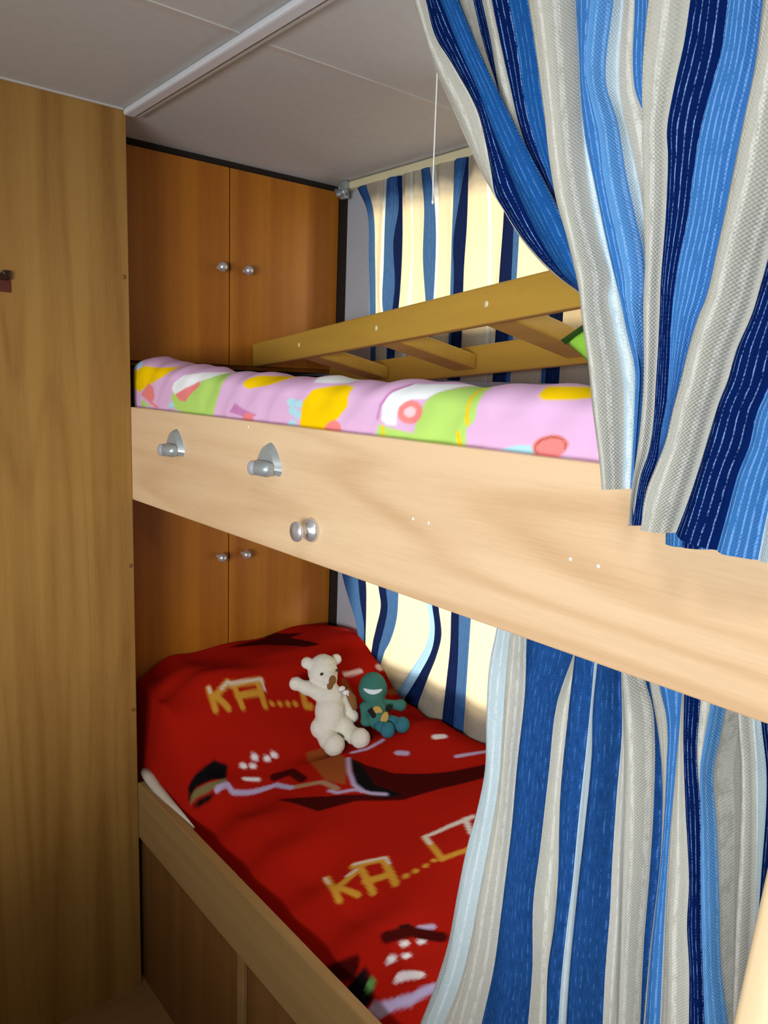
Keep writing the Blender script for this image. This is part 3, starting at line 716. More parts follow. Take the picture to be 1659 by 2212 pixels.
def cabinet(z0, z1, kz, name_label):
    t = thing('cabinet', name_label, 'cabinet', (CXD - .25, .96, z0))
    bm = bmesh.new()
    box(bm, (-2.38, .634, z0 - .01), (CXD - .021, .652, z1))
    box(bm, (-2.38, 1.255, z0 - .01), (CXD - .021, 1.272, z1))
    box(bm, (-2.38, .652, z0 - .01), (CXD - .021, 1.255, z0 + .008))
    box(bm, (-2.38, .652, z1 - .018), (CXD - .03, 1.255, z1))
    box(bm, (-2.38, .652, z0), (-2.37, 1.255, z1))
    link('carcass', bm, W_DOOR, t)
    for y0, y1, ky in ((.650, .9445, .916), (.9475, 1.270, .987)):
        d = link('door', BX((CXD - .018, y0, z0), (CXD, y1, z1), .0015), W_DOOR, t)
        knob(d, (CXD, ky, kz))
    return t


struct(link('gap_shade', BX((CXD - .10, .630, 1.9355), (CXD - .012, 1.274, ZC - .0005)), DARK))  # near-black filler standing in for shade in the gap above the doors
cabinet(1.467, 1.9325, 1.698, 'two-door orange-brown wall cabinet above the upper bunk, under the ceiling')
cabinet(.44, 1.165, .982, 'two-door orange-brown cabinet beneath the upper bunk, behind the red bedspread')
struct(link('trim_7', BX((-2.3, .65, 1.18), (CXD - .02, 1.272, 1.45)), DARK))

# ------------------------------------------------------------ upper bunk
XE = 1.05
t = thing('upper_bunk', 'upper bunk with a long pale beech front board holding two clips and a knob', 'bunk bed', (-.3, .95, 1.172))
link('front_board', BX((LX, FY, 1.1725), (XE, FY + .018, 1.3685), .002), W_PANEL, t)
link('bed_base', BX((CXD + .004, FY + .018, 1.19), (XE, BY - .002, 1.215)), W_LOW, t)


def clip(x, z, s):
    """chrome curtain clip: rounded triangular back plate with a hinged barrel at its foot"""
    bm = bmesh.new()
    pr = []
    for k in range(25):
        a = math.pi * k / 24
        pr.append((x + .040 * s * math.cos(a) * (1 - .30 * math.sin(a) ** 2), z - .012 * s + .050 * s * math.sin(a) ** 1.15))
    pr += [(x - .034 * s, z - .022 * s), (x + .034 * s, z - .022 * s)]
    a_ = [bm.verts.new((p[0], FY, p[1])) for p in pr]
    b_ = [bm.verts.new((x + (p[0] - x) * .80, FY - .010, z + (p[1] - z) * .84)) for p in pr]
    bm.faces.new(a_)
    bm.faces.new(list(reversed(b_)))
    for i in range(len(pr)):
        j = (i + 1) % len(pr)
        bm.faces.new((a_[i], b_[i], b_[j], a_[j]))
    bmesh.ops.recalc_face_normals(bm, faces=bm.faces)
    pl = link('curtain_clip', bm, CHROMEM, t)
    bm = bmesh.new()
    tube(bm, [(x - .026 * s, FY - .014, z - .010 * s), (x - .018 * s, FY - .016, z - .010 * s), (x + .020 * s, FY - .016, z - .009 * s), (x + .032 * s, FY - .011, z - .008 * s)], [.009 * s, .0145 * s, .0145 * s, .009 * s], 18)
    link('clip_barrel', bm, CHROMEM, pl, True)
    bm = bmesh.new()
    ellipsoid(bm, (x - .017 * s, FY - .024, z - .010 * s), .011 * s, .009 * s, .014 * s)
    link('clip_lever', bm, GREYCAP, pl, True)


clip(-1.368, 1.306, .84)
clip(-1.030, 1.308, .84)
bm = bmesh.new()
lathe(bm, [(.0175, 0), (.0180, .003), (.0160, .007), (.0105, .010), (.0075, .013), (.0068, .018), (.0085, .021), (.0135, .0235), (.0150, .027), (.0142, .030), (.0001, .0315)], (-.912, FY, 1.222), (0, -1, 0), 36)
link('knob', bm, CHROME, t, True, 'round chrome knob on a rosette')
for x, z in ((-.694, 1.273), (-.666, 1.2725), (-.457, 1.270), (-.424, 1.2695), (-1.099, 1.359)):
    bm = bmesh.new()
    lathe(bm, [(.0022, 0), (.0021, .0008), (.0001, .0012)], (x, FY, z), (0, -1, 0), 12)
    link('screw_cap', bm, CAPW, t, True)
# ------------------------------------------------------------ lower bunk
t = thing('lower_bunk', 'lower bunk base with a wooden side rail under the red bedspread', 'bunk bed', (-.3, .95, 0))
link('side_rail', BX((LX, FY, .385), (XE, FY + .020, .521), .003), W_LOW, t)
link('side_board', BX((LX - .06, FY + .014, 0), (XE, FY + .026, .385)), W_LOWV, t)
link('batten', BX((-1.135, FY + .004, 0), (-1.112, FY + .014, .385), .002), W_LOW, t)
link('bed_base', BX((CXD + .004, FY + .026, .30), (XE, BY - .002, .33)), W_LOW, t)
mt_ = tag(link('mattress', BX((CXD + .006, FY + .026, .33), (XE - .03, BY - .012, .462), .02, 4), MATT, None, True),
    'cream mattress beneath the red bedspread, showing a corner by the wardrobe', 'mattress')
bm = bmesh.new()
tube(bm, [(-1.60, .650, .535), (-1.565, .6485, .533), (-1.53, .649, .526), (-1.46, .651, .520), (-1.36, .653, .514)], [.012, .013, .011, .008, .003], 14)
link('edge_piping', bm, MATT, mt_, True)


# ------------------------------------------------------------ curtains
def hermite(pts):
    """x as a smooth function of height through the given (x, z) points"""
    z = np.array([-q[1] for q in pts])
    x = np.array([q[0] for q in pts])
    d = np.diff(x) / np.diff(z)
    s = np.empty_like(x)
    s[0], s[-1] = d[0], d[-1]
    for i in range(1, len(x) - 1):
        s[i] = .5 * (d[i - 1] + d[i])

    def f(zz):
        q = -np.asarray(zz)
        i = np.clip(np.searchsorted(z, q) - 1, 0, len(z) - 2)
        h = z[i + 1] - z[i]
        u = np.clip((q - z[i]) / h, 0, 1)
        v = (2 * u ** 3 - 3 * u ** 2 + 1) * x[i] + (u ** 3 - 2 * u ** 2 + u) * h * s[i] + (-2 * u ** 3 + 3 * u ** 2) * x[i + 1] + (u ** 3 - u ** 2) * h * s[i + 1]
        v = v + np.where(q < z[0], (q - z[0]) * s[0] * .9, 0) + np.where(q > z[-1], (q - z[-1]) * s[-1] * .6, 0)
        return v
    return f


def curtain_into(bm, uvl, curves, y0, ztop, zbot, mats, rows, cols, wrinkle, hem_noise=.0, top_gather=0.0):
    names = list(mats)
    fs = [hermite(c[0]) for c in curves]
    n = len(curves)
    ends = []
    for c in curves:
        ends.append((ztop, c[0][-1][1] if zbot is None else zbot))
    u0 = 0.0
    prev = None
    rnd = random.Random(3)
    ph = [rnd.uniform(0, 6.28) for _ in range(n + 1)]
    for k in range(n):
        za = np.linspace(ends[k][0], ends[k][1], rows)
        xa = fs[k](za)
        if k < n - 1:
            zb = np.linspace(ends[k + 1][0], ends[k + 1][1], rows)
            xb = fs[k + 1](zb)
        da, db = curves[k][1], curves[k + 1][1] if k < n - 1 else 0
        if prev is None:
            prev = [bm.verts.new((xa[i], y0 - da, za[i])) for i in range(rows)]
            prev_u = 0.0
        if k == n - 1:
            break
        wid = float(np.mean(np.abs(xb - xa))) + abs(db - da)
        wid = max(wid, .006)
        b = curves[k][3]
        nc = max(2, min(cols, int(wid / .004) + 2))
        mi = names.index(curves[k][2])
        for j in range(1, nc + 1):
            tt = j / nc
            ring = []
            for i in range(rows):
                x = xa[i] * (1 - tt) + xb[i] * tt
                z = za[i] * (1 - tt) + zb[i] * tt
                w_ = min(1.0, abs(xb[i] - xa[i]) / .03)
                d = da * (1 - tt) + db * tt + b * 4 * tt * (1 - tt) * (.35 + .65 * w_)
                env = math.sin(math.pi * tt)
                d += wrinkle * env * math.sin(14 * z + ph[k]) * math.sin(2 * math.pi * tt + 5 * z + ph[k + 1]) * w_
                ring.append(bm.verts.new((x, y0 - d, z)))
            ua, ub = prev_u, prev_u + wid / nc
            for i in range(rows - 1):
                f = bm.faces.new((prev[i], prev[i + 1], ring[i + 1], ring[i]))
                f.material_index = mi
                f.smooth = True
                for lp, (uu, vv) in zip(f.loops, ((ua, prev[i].co.z), (ua, prev[i + 1].co.z), (ub, ring[i + 1].co.z), (ub, ring[i].co.z))):
                    lp[uvl].uv = (uu, vv)
            prev = ring
            prev_u = ub


def curtain(name, label, curves, y0, ztop, zbot, mats, rows=150, cols=10, wrinkle=.002, extra=None):
    bm = bmesh.new()
    uvl = bm.loops.layers.uv.new('UVMap')
    curtain_into(bm, uvl, curves, y0, ztop, zbot, mats, rows, cols, wrinkle)
    o = link(name, bm, list(mats.values()), None)
    return tag(o, label, 'curtain')


c = curtain('curtain', 'large blue and beige striped curtain gathered in front of the upper bunk', UPPER_CURTAIN, .600, 1.936, None, CUR, 170, 12, .003)
bm = bmesh.new()
uvl = bm.loops.layers.uv.new('UVMap')
curtain_into(bm, uvl, UPPER_HEM_FOLD, .600, UPPER_HEM_FOLD[0][0][0][1], None, CUR, 20, 6, .001)
link('hem_fold', bm, list(CUR.values()), c)
curtain('curtain', 'long striped curtain hanging beneath the upper bunk board beside the red bedspread', LOWER_CURTAIN, .690, 1.186, .530, CUR, 150, 12, .003)
curtain('curtain', 'backlit striped curtain over the window of the upper bunk', UPPER_WINDOW_CURTAIN, 1.255, 1.925, 1.448, CURW, 90, 8, .0025)
curtain('curtain', 'backlit striped curtain over the window of the lower bunk', LOWER_WINDOW_CURTAIN, 1.255, 1.165, .60, CURW, 90, 8, .0025)

r = thing('curtain_rail', 'cream curtain rail under the ceiling over the upper bunk window', 'curtain rail', (-.9, 1.26, 1.93))
link('rail', BX((-1.735, 1.256, 1.929), (.6, BY, 1.948), .003), CREAM, r)
bm = BX((-1.716, 1.243, 1.905), (-1.690, 1.256, 1.948), .002)
tube(bm, [(-1.722, 1.236, 1.925), (-1.700, 1.236, 1.916), (-1.676, 1.238, 1.921)], .0065)
ellipsoid(bm, (-1.682, 1.232, 1.916), .008, .008, .008, n=12)
ellipsoid(bm, (-1.705, 1.232, 1.913), .010, .007, .006, n=12)
link('bracket', bm, CHROMEM, r, True, 'small metal end bracket')
r = thing('curtain_rail', 'white curtain wire under the base of the upper bunk', 'curtain rail', (-.4, .688, 1.186))
bm = bmesh.new()
tube(bm, [(-1.58, .688, 1.1866), (XE, .688, 1.1866)], .003)
link('wire', bm, TRIMW, r, True)
bm = bmesh.new()
tube(bm, [(-.7665, .70, 1.95), (-.766, .70, 1.85), (-.765, .70, 1.70), (-.7635, .70, 1.668)], .00085, 8)
ellipsoid(bm, (-.7635, .70, 1.667), .0016, .0016, .003, n=10)
tag(link('pull_cord', bm, STRING, None, True), 'thin white cord hanging from the ceiling in front of the window curtain', 'cord')


# ------------------------------------------------------------ printed fabrics
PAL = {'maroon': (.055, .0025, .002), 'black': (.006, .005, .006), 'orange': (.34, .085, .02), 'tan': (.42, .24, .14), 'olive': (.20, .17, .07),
       'lilac': (.50, .42, .66), 'white': (.88, .82, .86), 'pinkish': (.80, .58, .58), 'gold': (.62, .31, .035), 'pale': (.72, .66, .60), 'green': (.12, .3, .08),
       'red': (.40, .010, .004),
       'pink': (.74, .46, .71), 'yellow': (.92, .60, .0), 'sky': (.42, .72, .82), 'coral': (.85, .24, .23), 'lime': (.46, .72, .16), 'mauve': (.58, .22, .48), 'lpink': (.9, .60, .66), 'pw': (.88, .92, .95)}


def paint(px, py, base, shapes, remap=None):
    col = np.tile(np.array(base, dtype=np.float32), (len(px), 1))
    for cname, w, pts in shapes:
        cc = PAL[(remap or {}).get(cname, cname)]
        P = np.array(pts)
        m = w / 2 + .012
        sel = np.where((px > P[:, 0].min() - m) & (px < P[:, 0].max() + m) & (py > P[:, 1].min() - m) & (py < P[:, 1].max() + m))[0]
        if not len(sel):
            continue
        x, y = px[sel], py[sel]
        dist = np.full(len(sel), 1e9)
        inside = np.zeros(len(sel), bool)
        rng = range(len(P)) if w == 0 else range(len(P) - 1)
        for i in rng:
            a, b = P[i], P[(i + 1) % len(P)]
            ab = b - a
            L = max(1e-9, (ab ** 2).sum())
            tt = np.clip(((x - a[0]) * ab[0] + (y - a[1]) * ab[1]) / L, 0, 1)
            dist = np.minimum(dist, np.hypot(x - a[0] - tt * ab[0], y - a[1] - tt * ab[1]))
            if w == 0:
                c_ = ((a[1] > y) != (b[1] > y))
                with np.errstate(divide='ignore', invalid='ignore'):
                    xi = (b[0] - a[0]) * (y - a[1]) / (b[1] - a[1] + 1e-12) + a[0]
                inside ^= c_ & (x < xi)
        soft = SOFT[0]
        if w == 0:
            sd = np.where(inside, dist, -dist)
        else:
            sd = w / 2 - dist
        al = np.clip(sd / soft + .5, 0, 1)[:, None]
        col[sel] = col[sel] * (1 - al) + np.array(cc) * al
    return col


def grid_mesh(name, P, colr, mat):
    """P: rows x cols x 3 array of points"""
    R_, C_ = P.shape[:2]
    me = bpy.data.meshes.new(name)
    c = (P.reshape(-1, 3).min(0) + P.reshape(-1, 3).max(0)) / 2
    i = np.arange(R_ * C_).reshape(R_, C_)
    quads = np.stack([i[:-1, :-1], i[:-1, 1:], i[1:, 1:], i[1:, :-1]], -1).reshape(-1, 4)
    me.from_pydata((P.reshape(-1, 3) - c).tolist(), [], quads.tolist())
    at = me.color_attributes.new('print', 'FLOAT_COLOR', 'POINT')
    cc = np.ones((R_ * C_, 4), dtype=np.float32)
    cc[:, :3] = colr
    at.data.foreach_set('color', cc.ravel())
    me.polygons.foreach_set('use_smooth', [True] * len(me.polygons))
    me.materials.append(mat)
    o = bpy.data.objects.new(name, me)
    COL.objects.link(o)
    o.location = Vector([float(v) for v in c])
    WLOC[o] = o.location.copy()
    return o


SOFT = [.004]


def sm(t):
    t=0. if t<0 else 1. if t>1 else t
    return t*t*(3-2*t)
def duvet_z(x,y):
    """height of the red bedspread above the floor at bed position x (along) and y (across)"""
    head=sm((-1.34-x)/.26)
    side=sm((y-.640)/.09)
    z=.466+.080*side+.040*sm((y-.70)/.25)+.055*sm((y-.9)/.35)
    zh=.50+.20*sm((y-.640)/.05)+.045*sm((y-.68)/.12)+.012*sm((y-.9)/.3)
    z=z*(1-head)+zh*head
    z+=.006*math.sin(19*x+5*y+1)*side+.004*math.sin(31*y-13*x)*side+.008*math.sin(47*x+9*math.sin(6*y))*sm((.86-y)/.15)
    z+=.010*sm(1-abs(x+1.52-.25*(y-1))/.05)*side-.012*sm(1-abs(x+1.36-.3*(y-1))/.05)*side
    return z



xs = np.arange(CXD + .006, .30, .0042)
ys = np.concatenate([np.full(6, .6495), np.arange(.650, 1.239, .0042), np.full(4, 1.239)])
P = np.zeros((len(ys), len(xs), 3))
for j, y in enumerate(ys):
    for i, x in enumerate(xs):
        z = duvet_z(x, y)
        if j < 6:
            z -= (5 - j) * .010 + .004
        elif j >= len(ys) - 4:
            z -= (j - len(ys) + 5) * .03
        P[j, i] = (x, y, z)
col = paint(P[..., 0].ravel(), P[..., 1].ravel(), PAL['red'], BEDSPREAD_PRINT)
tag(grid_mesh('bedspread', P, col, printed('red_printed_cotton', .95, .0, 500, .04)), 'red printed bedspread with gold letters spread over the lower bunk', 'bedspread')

# pink sheeted mattress of the upper bunk
SOFT[0] = .0025
xs = np.arange(-1.640, .95, .003)


def mat_top(x):
    zt = np.interp(x, [-1.66, -1.58, -1.40, -1.18, -.94, -.65, -.47, .9], [1.476, 1.472, 1.458, 1.446, 1.442, 1.440, 1.442, 1.44])
    return zt + .0025 * math.sin(31 * x) + .0015 * math.sin(71 * x + 1)


prof = []
for k in range(60):
    s_ = k / 59.0
    prof.append(s_)
P = np.zeros((60 + 34, len(xs), 3))
for i, x in enumerate(xs):
    zt = mat_top(x)
    e = max(0.0, (-1.620 - x) / .020)
    rnd_ = math.sqrt(max(0.0, 1 - min(1.0, e) ** 2))   # the rounded left end
    for k in range(60):
        s_ = k / 59.0
        if s_ < .5:
            y = .6495 - .004 * math.sin(math.pi * s_ * 2)
            z = 1.345 + (zt - .030 - 1.345) * s_ * 2
        else:
            a = (s_ - .5) * math.pi
            y = .6495 + .055 * (1 - math.cos(a))
            z = zt - .030 + .030 * math.sin(a)
        y += .0022 * math.sin(23 * x + 40 * z) * math.sin(9 * x + 1) + .0012 * math.sin(90 * x - 60 * z)
        y += (1 - rnd_) * .05
        P[k, i] = (x, max(y, .6462), z)
    for k in range(34):
        q = (k + 1) / 34
        y = .7045 + (BY - .014 - .7045) * q + (1 - rnd_) * .05 * (1 - q)
        P[60 + k, i] = (x, y, zt - .048 * min(1, q * 3) + .003 * math.sin(17 * x + 11 * y))
side = P[:60].copy()
colr = paint(P[..., 0].ravel(), P[..., 2].ravel(), PAL['pink'], SHEET_PRINT, {'green': 'lime', 'white': 'pw'})
topsel = (P[..., 1].ravel() > .74)
colr[topsel] = PAL['pink']
tag(grid_mesh('mattress', P, colr, printed('pink_printed_sheet', .9, .0, 500, .1)), 'mattress in a pink, lime and yellow printed sheet on the upper bunk', 'mattress')

# ------------------------------------------------------------ ladder lying on the upper bunk
d = Vector((.98949, -.12429, .07393))
p0 = Vector((-1.70, 1.0, 1.468)) - d * .045
t = thing('bunk_ladder', 'golden wooden bunk ladder lying along the upper mattress below the window', 'ladder', (-1.1, 1.0, 1.45))
across = Vector((.10, .97, -.165)).normalized()
upn = across.cross(d)
if upn.z < 0:
    upn = -upn
fu = Vector((0, -.12, .99))
LEN = 1.45
bm = bmesh.new()
obox(bm, p0, d, (0, 0, 1), LEN, .021, .058, .004)
bmesh.ops.recalc_face_normals(bm, faces=bm.faces)
fr = link('rail', bm, W_LADDER, t)
off = Vector((.02, .225, -.050))
bm = bmesh.new()
obox(bm, p0 + off, d, (0, 0, 1), LEN - .02, .021, .058, .004)
bmesh.ops.recalc_face_normals(bm, faces=bm.faces)
link('rail', bm, W_LADDER, t)
for a in (.263, .592, .912, 1.232):
    q = p0 + d * a
    bm = bmesh.new()
    obox(bm, q + Vector((-.018, .019, .012)), off, (0, 0, 1), off.length - .018, .0, .0, 0) if False else None
    o_ = off.normalized()
    w_ = d
    c0 = q + o_ * .020 + Vector((0, 0, .010))
    vs = [bm.verts.new(c0 + o_ * (off.length - .020) * i + w_ * (.07 * j - .035) + Vector((0, 0, .030 * k))) for i in (0, 1) for j in (0, 1) for k in (0, 1)]
    fsx = [bm.faces.new([vs[i] for i in idx]) for idx in ((0, 1, 3, 2), (4, 6, 7, 5), (0, 4, 5, 1), (2, 3, 7, 6), (0, 2, 6, 4), (1, 5, 7, 3))]
    bmesh.ops.bevel(bm, geom=list({e for f in fsx for e in f.edges}), offset=.004, segments=2, profile=.5, affect='EDGES')
    bmesh.ops.recalc_face_normals(bm, faces=bm.faces)
    link('rung', bm, W_LADDER, t)
    bm = bmesh.new()
    nrm = Vector((-d.y, d.x, 0)).normalized() * -1
    if nrm.y > 0:
        nrm = -nrm
    lathe(bm, [(.0052, -.001), (.0050, .0008), (.0001, .0012)], q + Vector((0, 0, .030)), nrm, 16)
    link('dowel_plug', bm, CAPT, fr, True)

# ------------------------------------------------------------ pale ladder leaning at the right
t = thing('bunk_ladder', 'pale wooden ladder pole at the lower right corner, in front of the curtain', 'ladder', (-.07, .32, 0))
lean = ((-.200, .518, .992), (-.1995, .537, 1.086))
bot = Vector(lean[0])
top = Vector(lean[1])
dd = (top - bot).normalized()
for dx in (0, .33):
    a = bot + dd * (-bot.z / dd.z) + Vector((dx, 0, 0))
    b = bot + dd * ((1.355 - bot.z) / dd.z) + Vector((dx, 0, 0))
    bm = bmesh.new()
    n = 20
    rings = []
    for s_ in (0, .01, .99, 1):
        p = a.lerp(b, s_)
        k_ = .8 if s_ in (0, 1) else 1
        ring = []
        for q in range(n):
            an = 2 * math.pi * q / n
            cx = math.copysign(abs(math.cos(an)) ** .55, math.cos(an)) * .0155 * k_ + .0155
            cy = math.copysign(abs(math.sin(an)) ** .55, math.sin(an)) * .026 * k_
            ring.append(bm.verts.new(p + Vector((cx, cy, 0))))
        rings.append(ring)
    for r0, r1 in zip(rings[:-1], rings[1:]):
        for q in range(n):
            bm.faces.new((r0[q], r0[(q + 1) % n], r1[(q + 1) % n], r1[q]))
    bm.faces.new(rings[0])
    bm.faces.new(rings[-1])
    bmesh.ops.recalc_face_normals(bm, faces=bm.faces)
    link('rail', bm, W_PALE, t, True)
for z in (.28, .56, .84, 1.12):
    p = bot + dd * ((z - bot.z) / dd.z)
    bm = bmesh.new()
    tube(bm, [p + Vector((.030, 0, 0)), p + Vector((.332, 0, 0))], .014, 16)
    link('rung', bm, W_PALE, t, True)

# ------------------------------------------------------------ green cushion
bm = bmesh.new()
e1 = Vector((.85, .10, .53)).normalized()
e2 = Vector((.76, .06, -.65)).normalized()
tip = Vector((-.603, .78, 1.495))
nn = e1.cross(e2).normalized()
if nn.y > 0:
    nn = -nn
G = 22
A_, B_ = .19, .118
for sgn in (1, -1):
    g = [[None] * (G + 1) for _ in range(G + 1)]
    for i in range(G + 1):
        for j in range(G + 1):
            u, v = i / G, j / G
            h = .030 * (16 * u * (1 - u) * v * (1 - v)) ** .42
            su = u + .03 * math.sin(math.pi * v) * (1 if u < .5 else -1) * (abs(u - .5) * 2) ** 3
            sv = v + .03 * math.sin(math.pi * u) * (1 if v < .5 else -1) * (abs(v - .5) * 2) ** 3
            g[i][j] = bm.verts.new(tip + e1 * A_ * su + e2 * B_ * sv + nn * h * sgn)
    for i in range(G):
        for j in range(G):
            bm.faces.new((g[i][j], g[i + 1][j], g[i + 1][j + 1], g[i][j + 1]))
bmesh.ops.remove_doubles(bm, verts=bm.verts, dist=1e-5)
bmesh.ops.recalc_face_normals(bm, faces=bm.faces)
t = tag(link('cushion', bm, plain('lime_cloth', (.30, .66, .055), .85, bump=.3), None, True), 'lime green cushion corner peeping out from behind the large curtain', 'cushion')
bm = bmesh.new()
L_ = []
for s_ in range(9):
    q = s_ / 8
    L_.append((tip + e1 * A_ * q * .8 + nn * .003 + Vector((0, -.004, .001)), tip + e1 * A_ * q * .8 + e2 * (.009 * math.sin(math.pi * min(1, q + .12)) + .004) + nn * (.020 * math.sin(math.pi * q) ** .5 + .004)))
vv = [(bm.verts.new(a), bm.verts.new(b)) for a, b in L_]
for (a, b), (c_, d_) in zip(vv[:-1], vv[1:]):
    bm.faces.new((a, c_, d_, b))
bmesh.ops.solidify(bm, geom=bm.faces[:], thickness=.0015)
link('flap', bm, plain('green_flap', (.07, .22, .02), .85), t, True, 'darker green open flap')


# ------------------------------------------------------------ soft toys on the lower bunk
def plush(name, J, links, mat, parent, voxel=.0028, pile=.002):
    """one continuous stuffed body: overlapping tapered limbs fused into a single surface"""
    bm = bmesh.new()
    for p, r in J.values():
        ellipsoid(bm, p, r, r, r, n=16)
    for a, c in links:
        (pa, ra), (pc, rc) = J[a], J[c]
        pa, pc = Vector(pa), Vector(pc)
        tube(bm, [pa.lerp(pc, k / 6) for k in range(7)], [(ra + (rc - ra) * k / 6) * (.97 - .10 * math.sin(math.pi * k / 6)) for k in range(7)], 14)
    o = link(name, bm, mat, parent, True)
    md = o.modifiers.new('fuse', 'REMESH')
    md.mode = 'VOXEL'
    md.voxel_size = voxel
    md.use_smooth_shade = True
    s = o.modifiers.new('soften', 'SMOOTH')
    s.factor, s.iterations = .5, 7
    if pile:
        tx = bpy.data.textures.new(name + '_pile', 'CLOUDS')
        tx.noise_scale = .008
        dm = o.modifiers.new('pile', 'DISPLACE')
        dm.texture = tx
        dm.strength = pile
        dm.mid_level = .5
    return o


PLUSH = plain('cream_plush', (.82, .80, .70), .95, .1, bump=.9, bscale=260)
BROWN = plain('brown_plush', (.25, .11, .03), .9, bump=.5)
BLACKP = plain('black_bead', (.02, .02, .02), .25)
RIB = plain('white_ribbon', (.85, .87, .9), .6)
t = thing('teddy_bear', 'cream plush teddy bear lying on the red bedspread with one arm raised', 'soft toy', (-1.39, 1.03, .60))
J = {'hip': ((-1.394, 1.020, .648), .035), 'belly': ((-1.400, 1.024, .662), .037), 'chest': ((-1.414, 1.034, .688), .034), 'neck': ((-1.430, 1.036, .712), .024),
     'head': ((-1.447, 1.034, .742), .037), 'crown': ((-1.450, 1.036, .752), .033), 'cheek': ((-1.432, 1.034, .733), .028),
     'sh': ((-1.430, 1.012, .700), .021), 'el': ((-1.446, .988, .712), .018), 'hand': ((-1.460, .966, .723), .017),
     'sh2': ((-1.400, 1.060, .680), .020), 'hand2': ((-1.372, 1.072, .646), .015),
     'k1': ((-1.395, .997, .628), .027), 'a1': ((-1.368, .998, .608), .024), 'f1': ((-1.347, 1.000, .603), .026),
     'k2': ((-1.370, 1.045, .628), .024), 'a2': ((-1.336, 1.048, .617), .021), 'f2': ((-1.312, 1.049, .620), .024),
     'ear1': ((-1.470, 1.003, .764), .015), 'ear2': ((-1.451, 1.076, .764), .014), 'snout': ((-1.414, 1.030, .736), .018)}
b = plush('body', J, [('hip', 'belly'), ('belly', 'chest'), ('chest', 'neck'), ('neck', 'head'), ('chest', 'sh'), ('sh', 'el'), ('el', 'hand'),
                      ('chest', 'sh2'), ('sh2', 'hand2'), ('hip', 'k1'), ('k1', 'a1'), ('a1', 'f1'), ('hip', 'k2'), ('k2', 'a2'), ('a2', 'f2')], PLUSH, t)
bm = bmesh.new()
ellipsoid(bm, (-1.3985, 1.028, .738), .006, .010, .012)
ellipsoid(bm, (-1.402, 1.024, .724), .006, .008, .010)
link('nose', bm, BROWN, b, True, 'brown nose patch')
for p in ((-1.4155, 1.008, .752), (-1.413, 1.052, .753)):
    bm = bmesh.new()
    ellipsoid(bm, p, .0035, .0035, .0035, n=12)
    link('eye', bm, BLACKP, b, True)
bm = bmesh.new()
ellipsoid(bm, (-1.392, 1.052, .714), .007, .009, .006, n=12)
ellipsoid(bm, (-1.386, 1.060, .704), .007, .009, .006, n=12)
tube(bm, [(-1.388, 1.058, .708), (-1.384, 1.066, .698), (-1.380, 1.070, .688)], .004)
link('ribbon', bm, RIB, t, True, 'small white ribbon bow')
bm = bmesh.new()
tube(bm, [(-1.394, 1.066, .708), (-1.380, 1.074, .688), (-1.368, 1.076, .664)], [.006, .011, .007], 12)
link('side_strip', bm, BROWN, t, True, 'brown strip at its side')  # tapered brown strip along the bear's side

TEAL = plain('teal_plush', (.055, .20, .17), .9, .15, bump=.6, bscale=260)
TEAL2 = plain('blue_teal_plush', (.04, .19, .25), .85, .15, bump=.5, bscale=260)
YEL = plain('mustard_felt', (.58, .38, .10), .9, bump=.4)
BLK = plain('black_felt', (.010, .012, .012), .9)
WHT = plain('white_felt', (.78, .86, .92), .8)
t = thing('plush_toy', 'small dark green plush toy with round head sitting beside the teddy bear', 'soft toy', (-1.33, 1.12, .63))
J = {'hip': ((-1.326, 1.114, .645), .026), 'body': ((-1.342, 1.121, .660), .027), 'neck': ((-1.358, 1.127, .676), .024), 'head': ((-1.376, 1.135, .699), .036), 'brow': ((-1.380, 1.137, .706), .033),
     's1': ((-1.360, 1.098, .668), .013), 'h1': ((-1.338, 1.086, .642), .014), 's2': ((-1.340, 1.150, .668), .013), 'h2': ((-1.322, 1.180, .665), .015)}
b = plush('body', J, [('hip', 'body'), ('body', 'neck'), ('neck', 'head'), ('body', 's1'), ('s1', 'h1'), ('body', 's2'), ('s2', 'h2')], TEAL, t, .0026, .001)
for pts, rr in ((((-1.322, 1.106, .638), (-1.300, 1.100, .640), (-1.276, 1.102, .640)), .018), (((-1.318, 1.124, .644), (-1.290, 1.128, .650), (-1.258, 1.130, .652)), .018)):
    bm = bmesh.new()
    tube(bm, pts, [.012, .013, .014], 14)
    ellipsoid(bm, pts[-1], rr, rr, rr * 1.05)
    link('leg', bm, TEAL2, b, True)


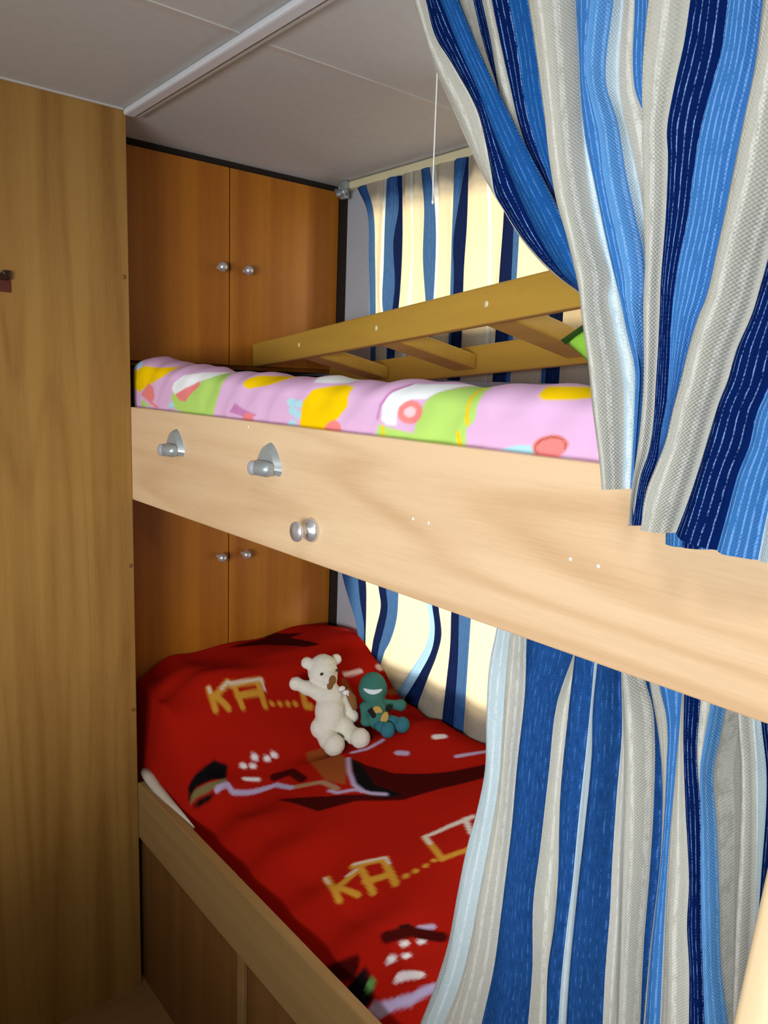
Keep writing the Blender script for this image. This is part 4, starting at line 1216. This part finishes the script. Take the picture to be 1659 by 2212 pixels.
def surf_patch(name, centre, outward, upd, half_w, half_h, curve, mat, parent, lab=None, R0=.036, smile=0.0):
    """felt patch bent round the body"""
    o_ = Vector(outward).normalized()
    u_ = Vector(upd)
    u_ = (u_ - o_ * u_.dot(o_)).normalized()
    w_ = u_.cross(o_)
    bm = bmesh.new()
    G1, G2 = 16, 5
    g = []
    for i in range(G1 + 1):
        a = -1 + 2 * i / G1
        col_ = []
        for j in range(G2 + 1):
            bb = -1 + 2 * j / G2
            ta = a * half_w
            tb = bb * half_h * math.sqrt(max(0.02, 1 - a * a)) + smile * (a * a - .5)
            fall = (ta * ta + tb * tb) / (2 * R0) * curve
            col_.append(bm.verts.new(Vector(centre) + w_ * ta + u_ * tb - o_ * fall))
        g.append(col_)
    for i in range(G1):
        for j in range(G2):
            bm.faces.new((g[i][j], g[i + 1][j], g[i + 1][j + 1], g[i][j + 1]))
    bmesh.ops.recalc_face_normals(bm, faces=bm.faces)
    bmesh.ops.solidify(bm, geom=bm.faces[:], thickness=.002)
    return link(name, bm, mat, parent, True, lab)


TOC = Vector((1.33, -1.12, .76)).normalized()   # the way the toy looks, out over the bed
hc = Vector((-1.376, 1.135, .694))
surf_patch('mouth', hc + TOC * .0355, TOC, (0, 0, 1), .022, .0055, 1, WHT, b, 'white smiling mouth', .036, .007)
bc = Vector((-1.340, 1.120, .658))
surf_patch('belly_patch', bc + TOC * .0275, TOC, (0, 0, 1), .012, .012, 1, YEL, b, 'mustard yellow chest patch', .03)
surf_patch('belly_patch', Vector((-1.316, 1.124, .648)) + TOC * .026, TOC, (-.5, .8, .6), .008, .016, 1, YEL, b, 'mustard yellow hip patch', .03)
bm = bmesh.new()
tube(bm, [bc + Vector((.004, -.026, .014)), bc + Vector((.018, -.022, .0)), bc + Vector((.024, -.012, -.012))], .0075, 10)
tube(bm, [bc + Vector((.020, .022, .016)), bc + Vector((.024, .008, .0)), bc + Vector((.026, -.006, -.012))], .0065, 10)
link('straps', bm, BLK, b, True, 'black crossed straps')

# ------------------------------------------------------------ ceiling lamp above the aisle
t = thing('ceiling_lamp', 'round white ceiling lamp over the aisle', 'lamp', (-.30, .05, ZC))
bm = bmesh.new()
lathe(bm, [(.12, 0), (.12, .012), (.11, .02)], (-.30, .05, ZC), (0, 0, -1), 32)
link('lamp_base', bm, WHITEP, t, True)
em, nt, out = new_mat('lamp_diffuser')
e_ = N(nt, 'ShaderNodeEmission')
e_.inputs[0].default_value = (1, .97, .92, 1)
e_.inputs[1].default_value = LAMP
nt.links.new(e_.outputs[0], out.inputs[0])
bm = bmesh.new()
lathe(bm, [(.105, .0205), (.10, .033), (.07, .045), (.03, .050), (.0001, .051)], (-.30, .05, ZC), (0, 0, -1), 32)
link('diffuser', bm, em, t, True)
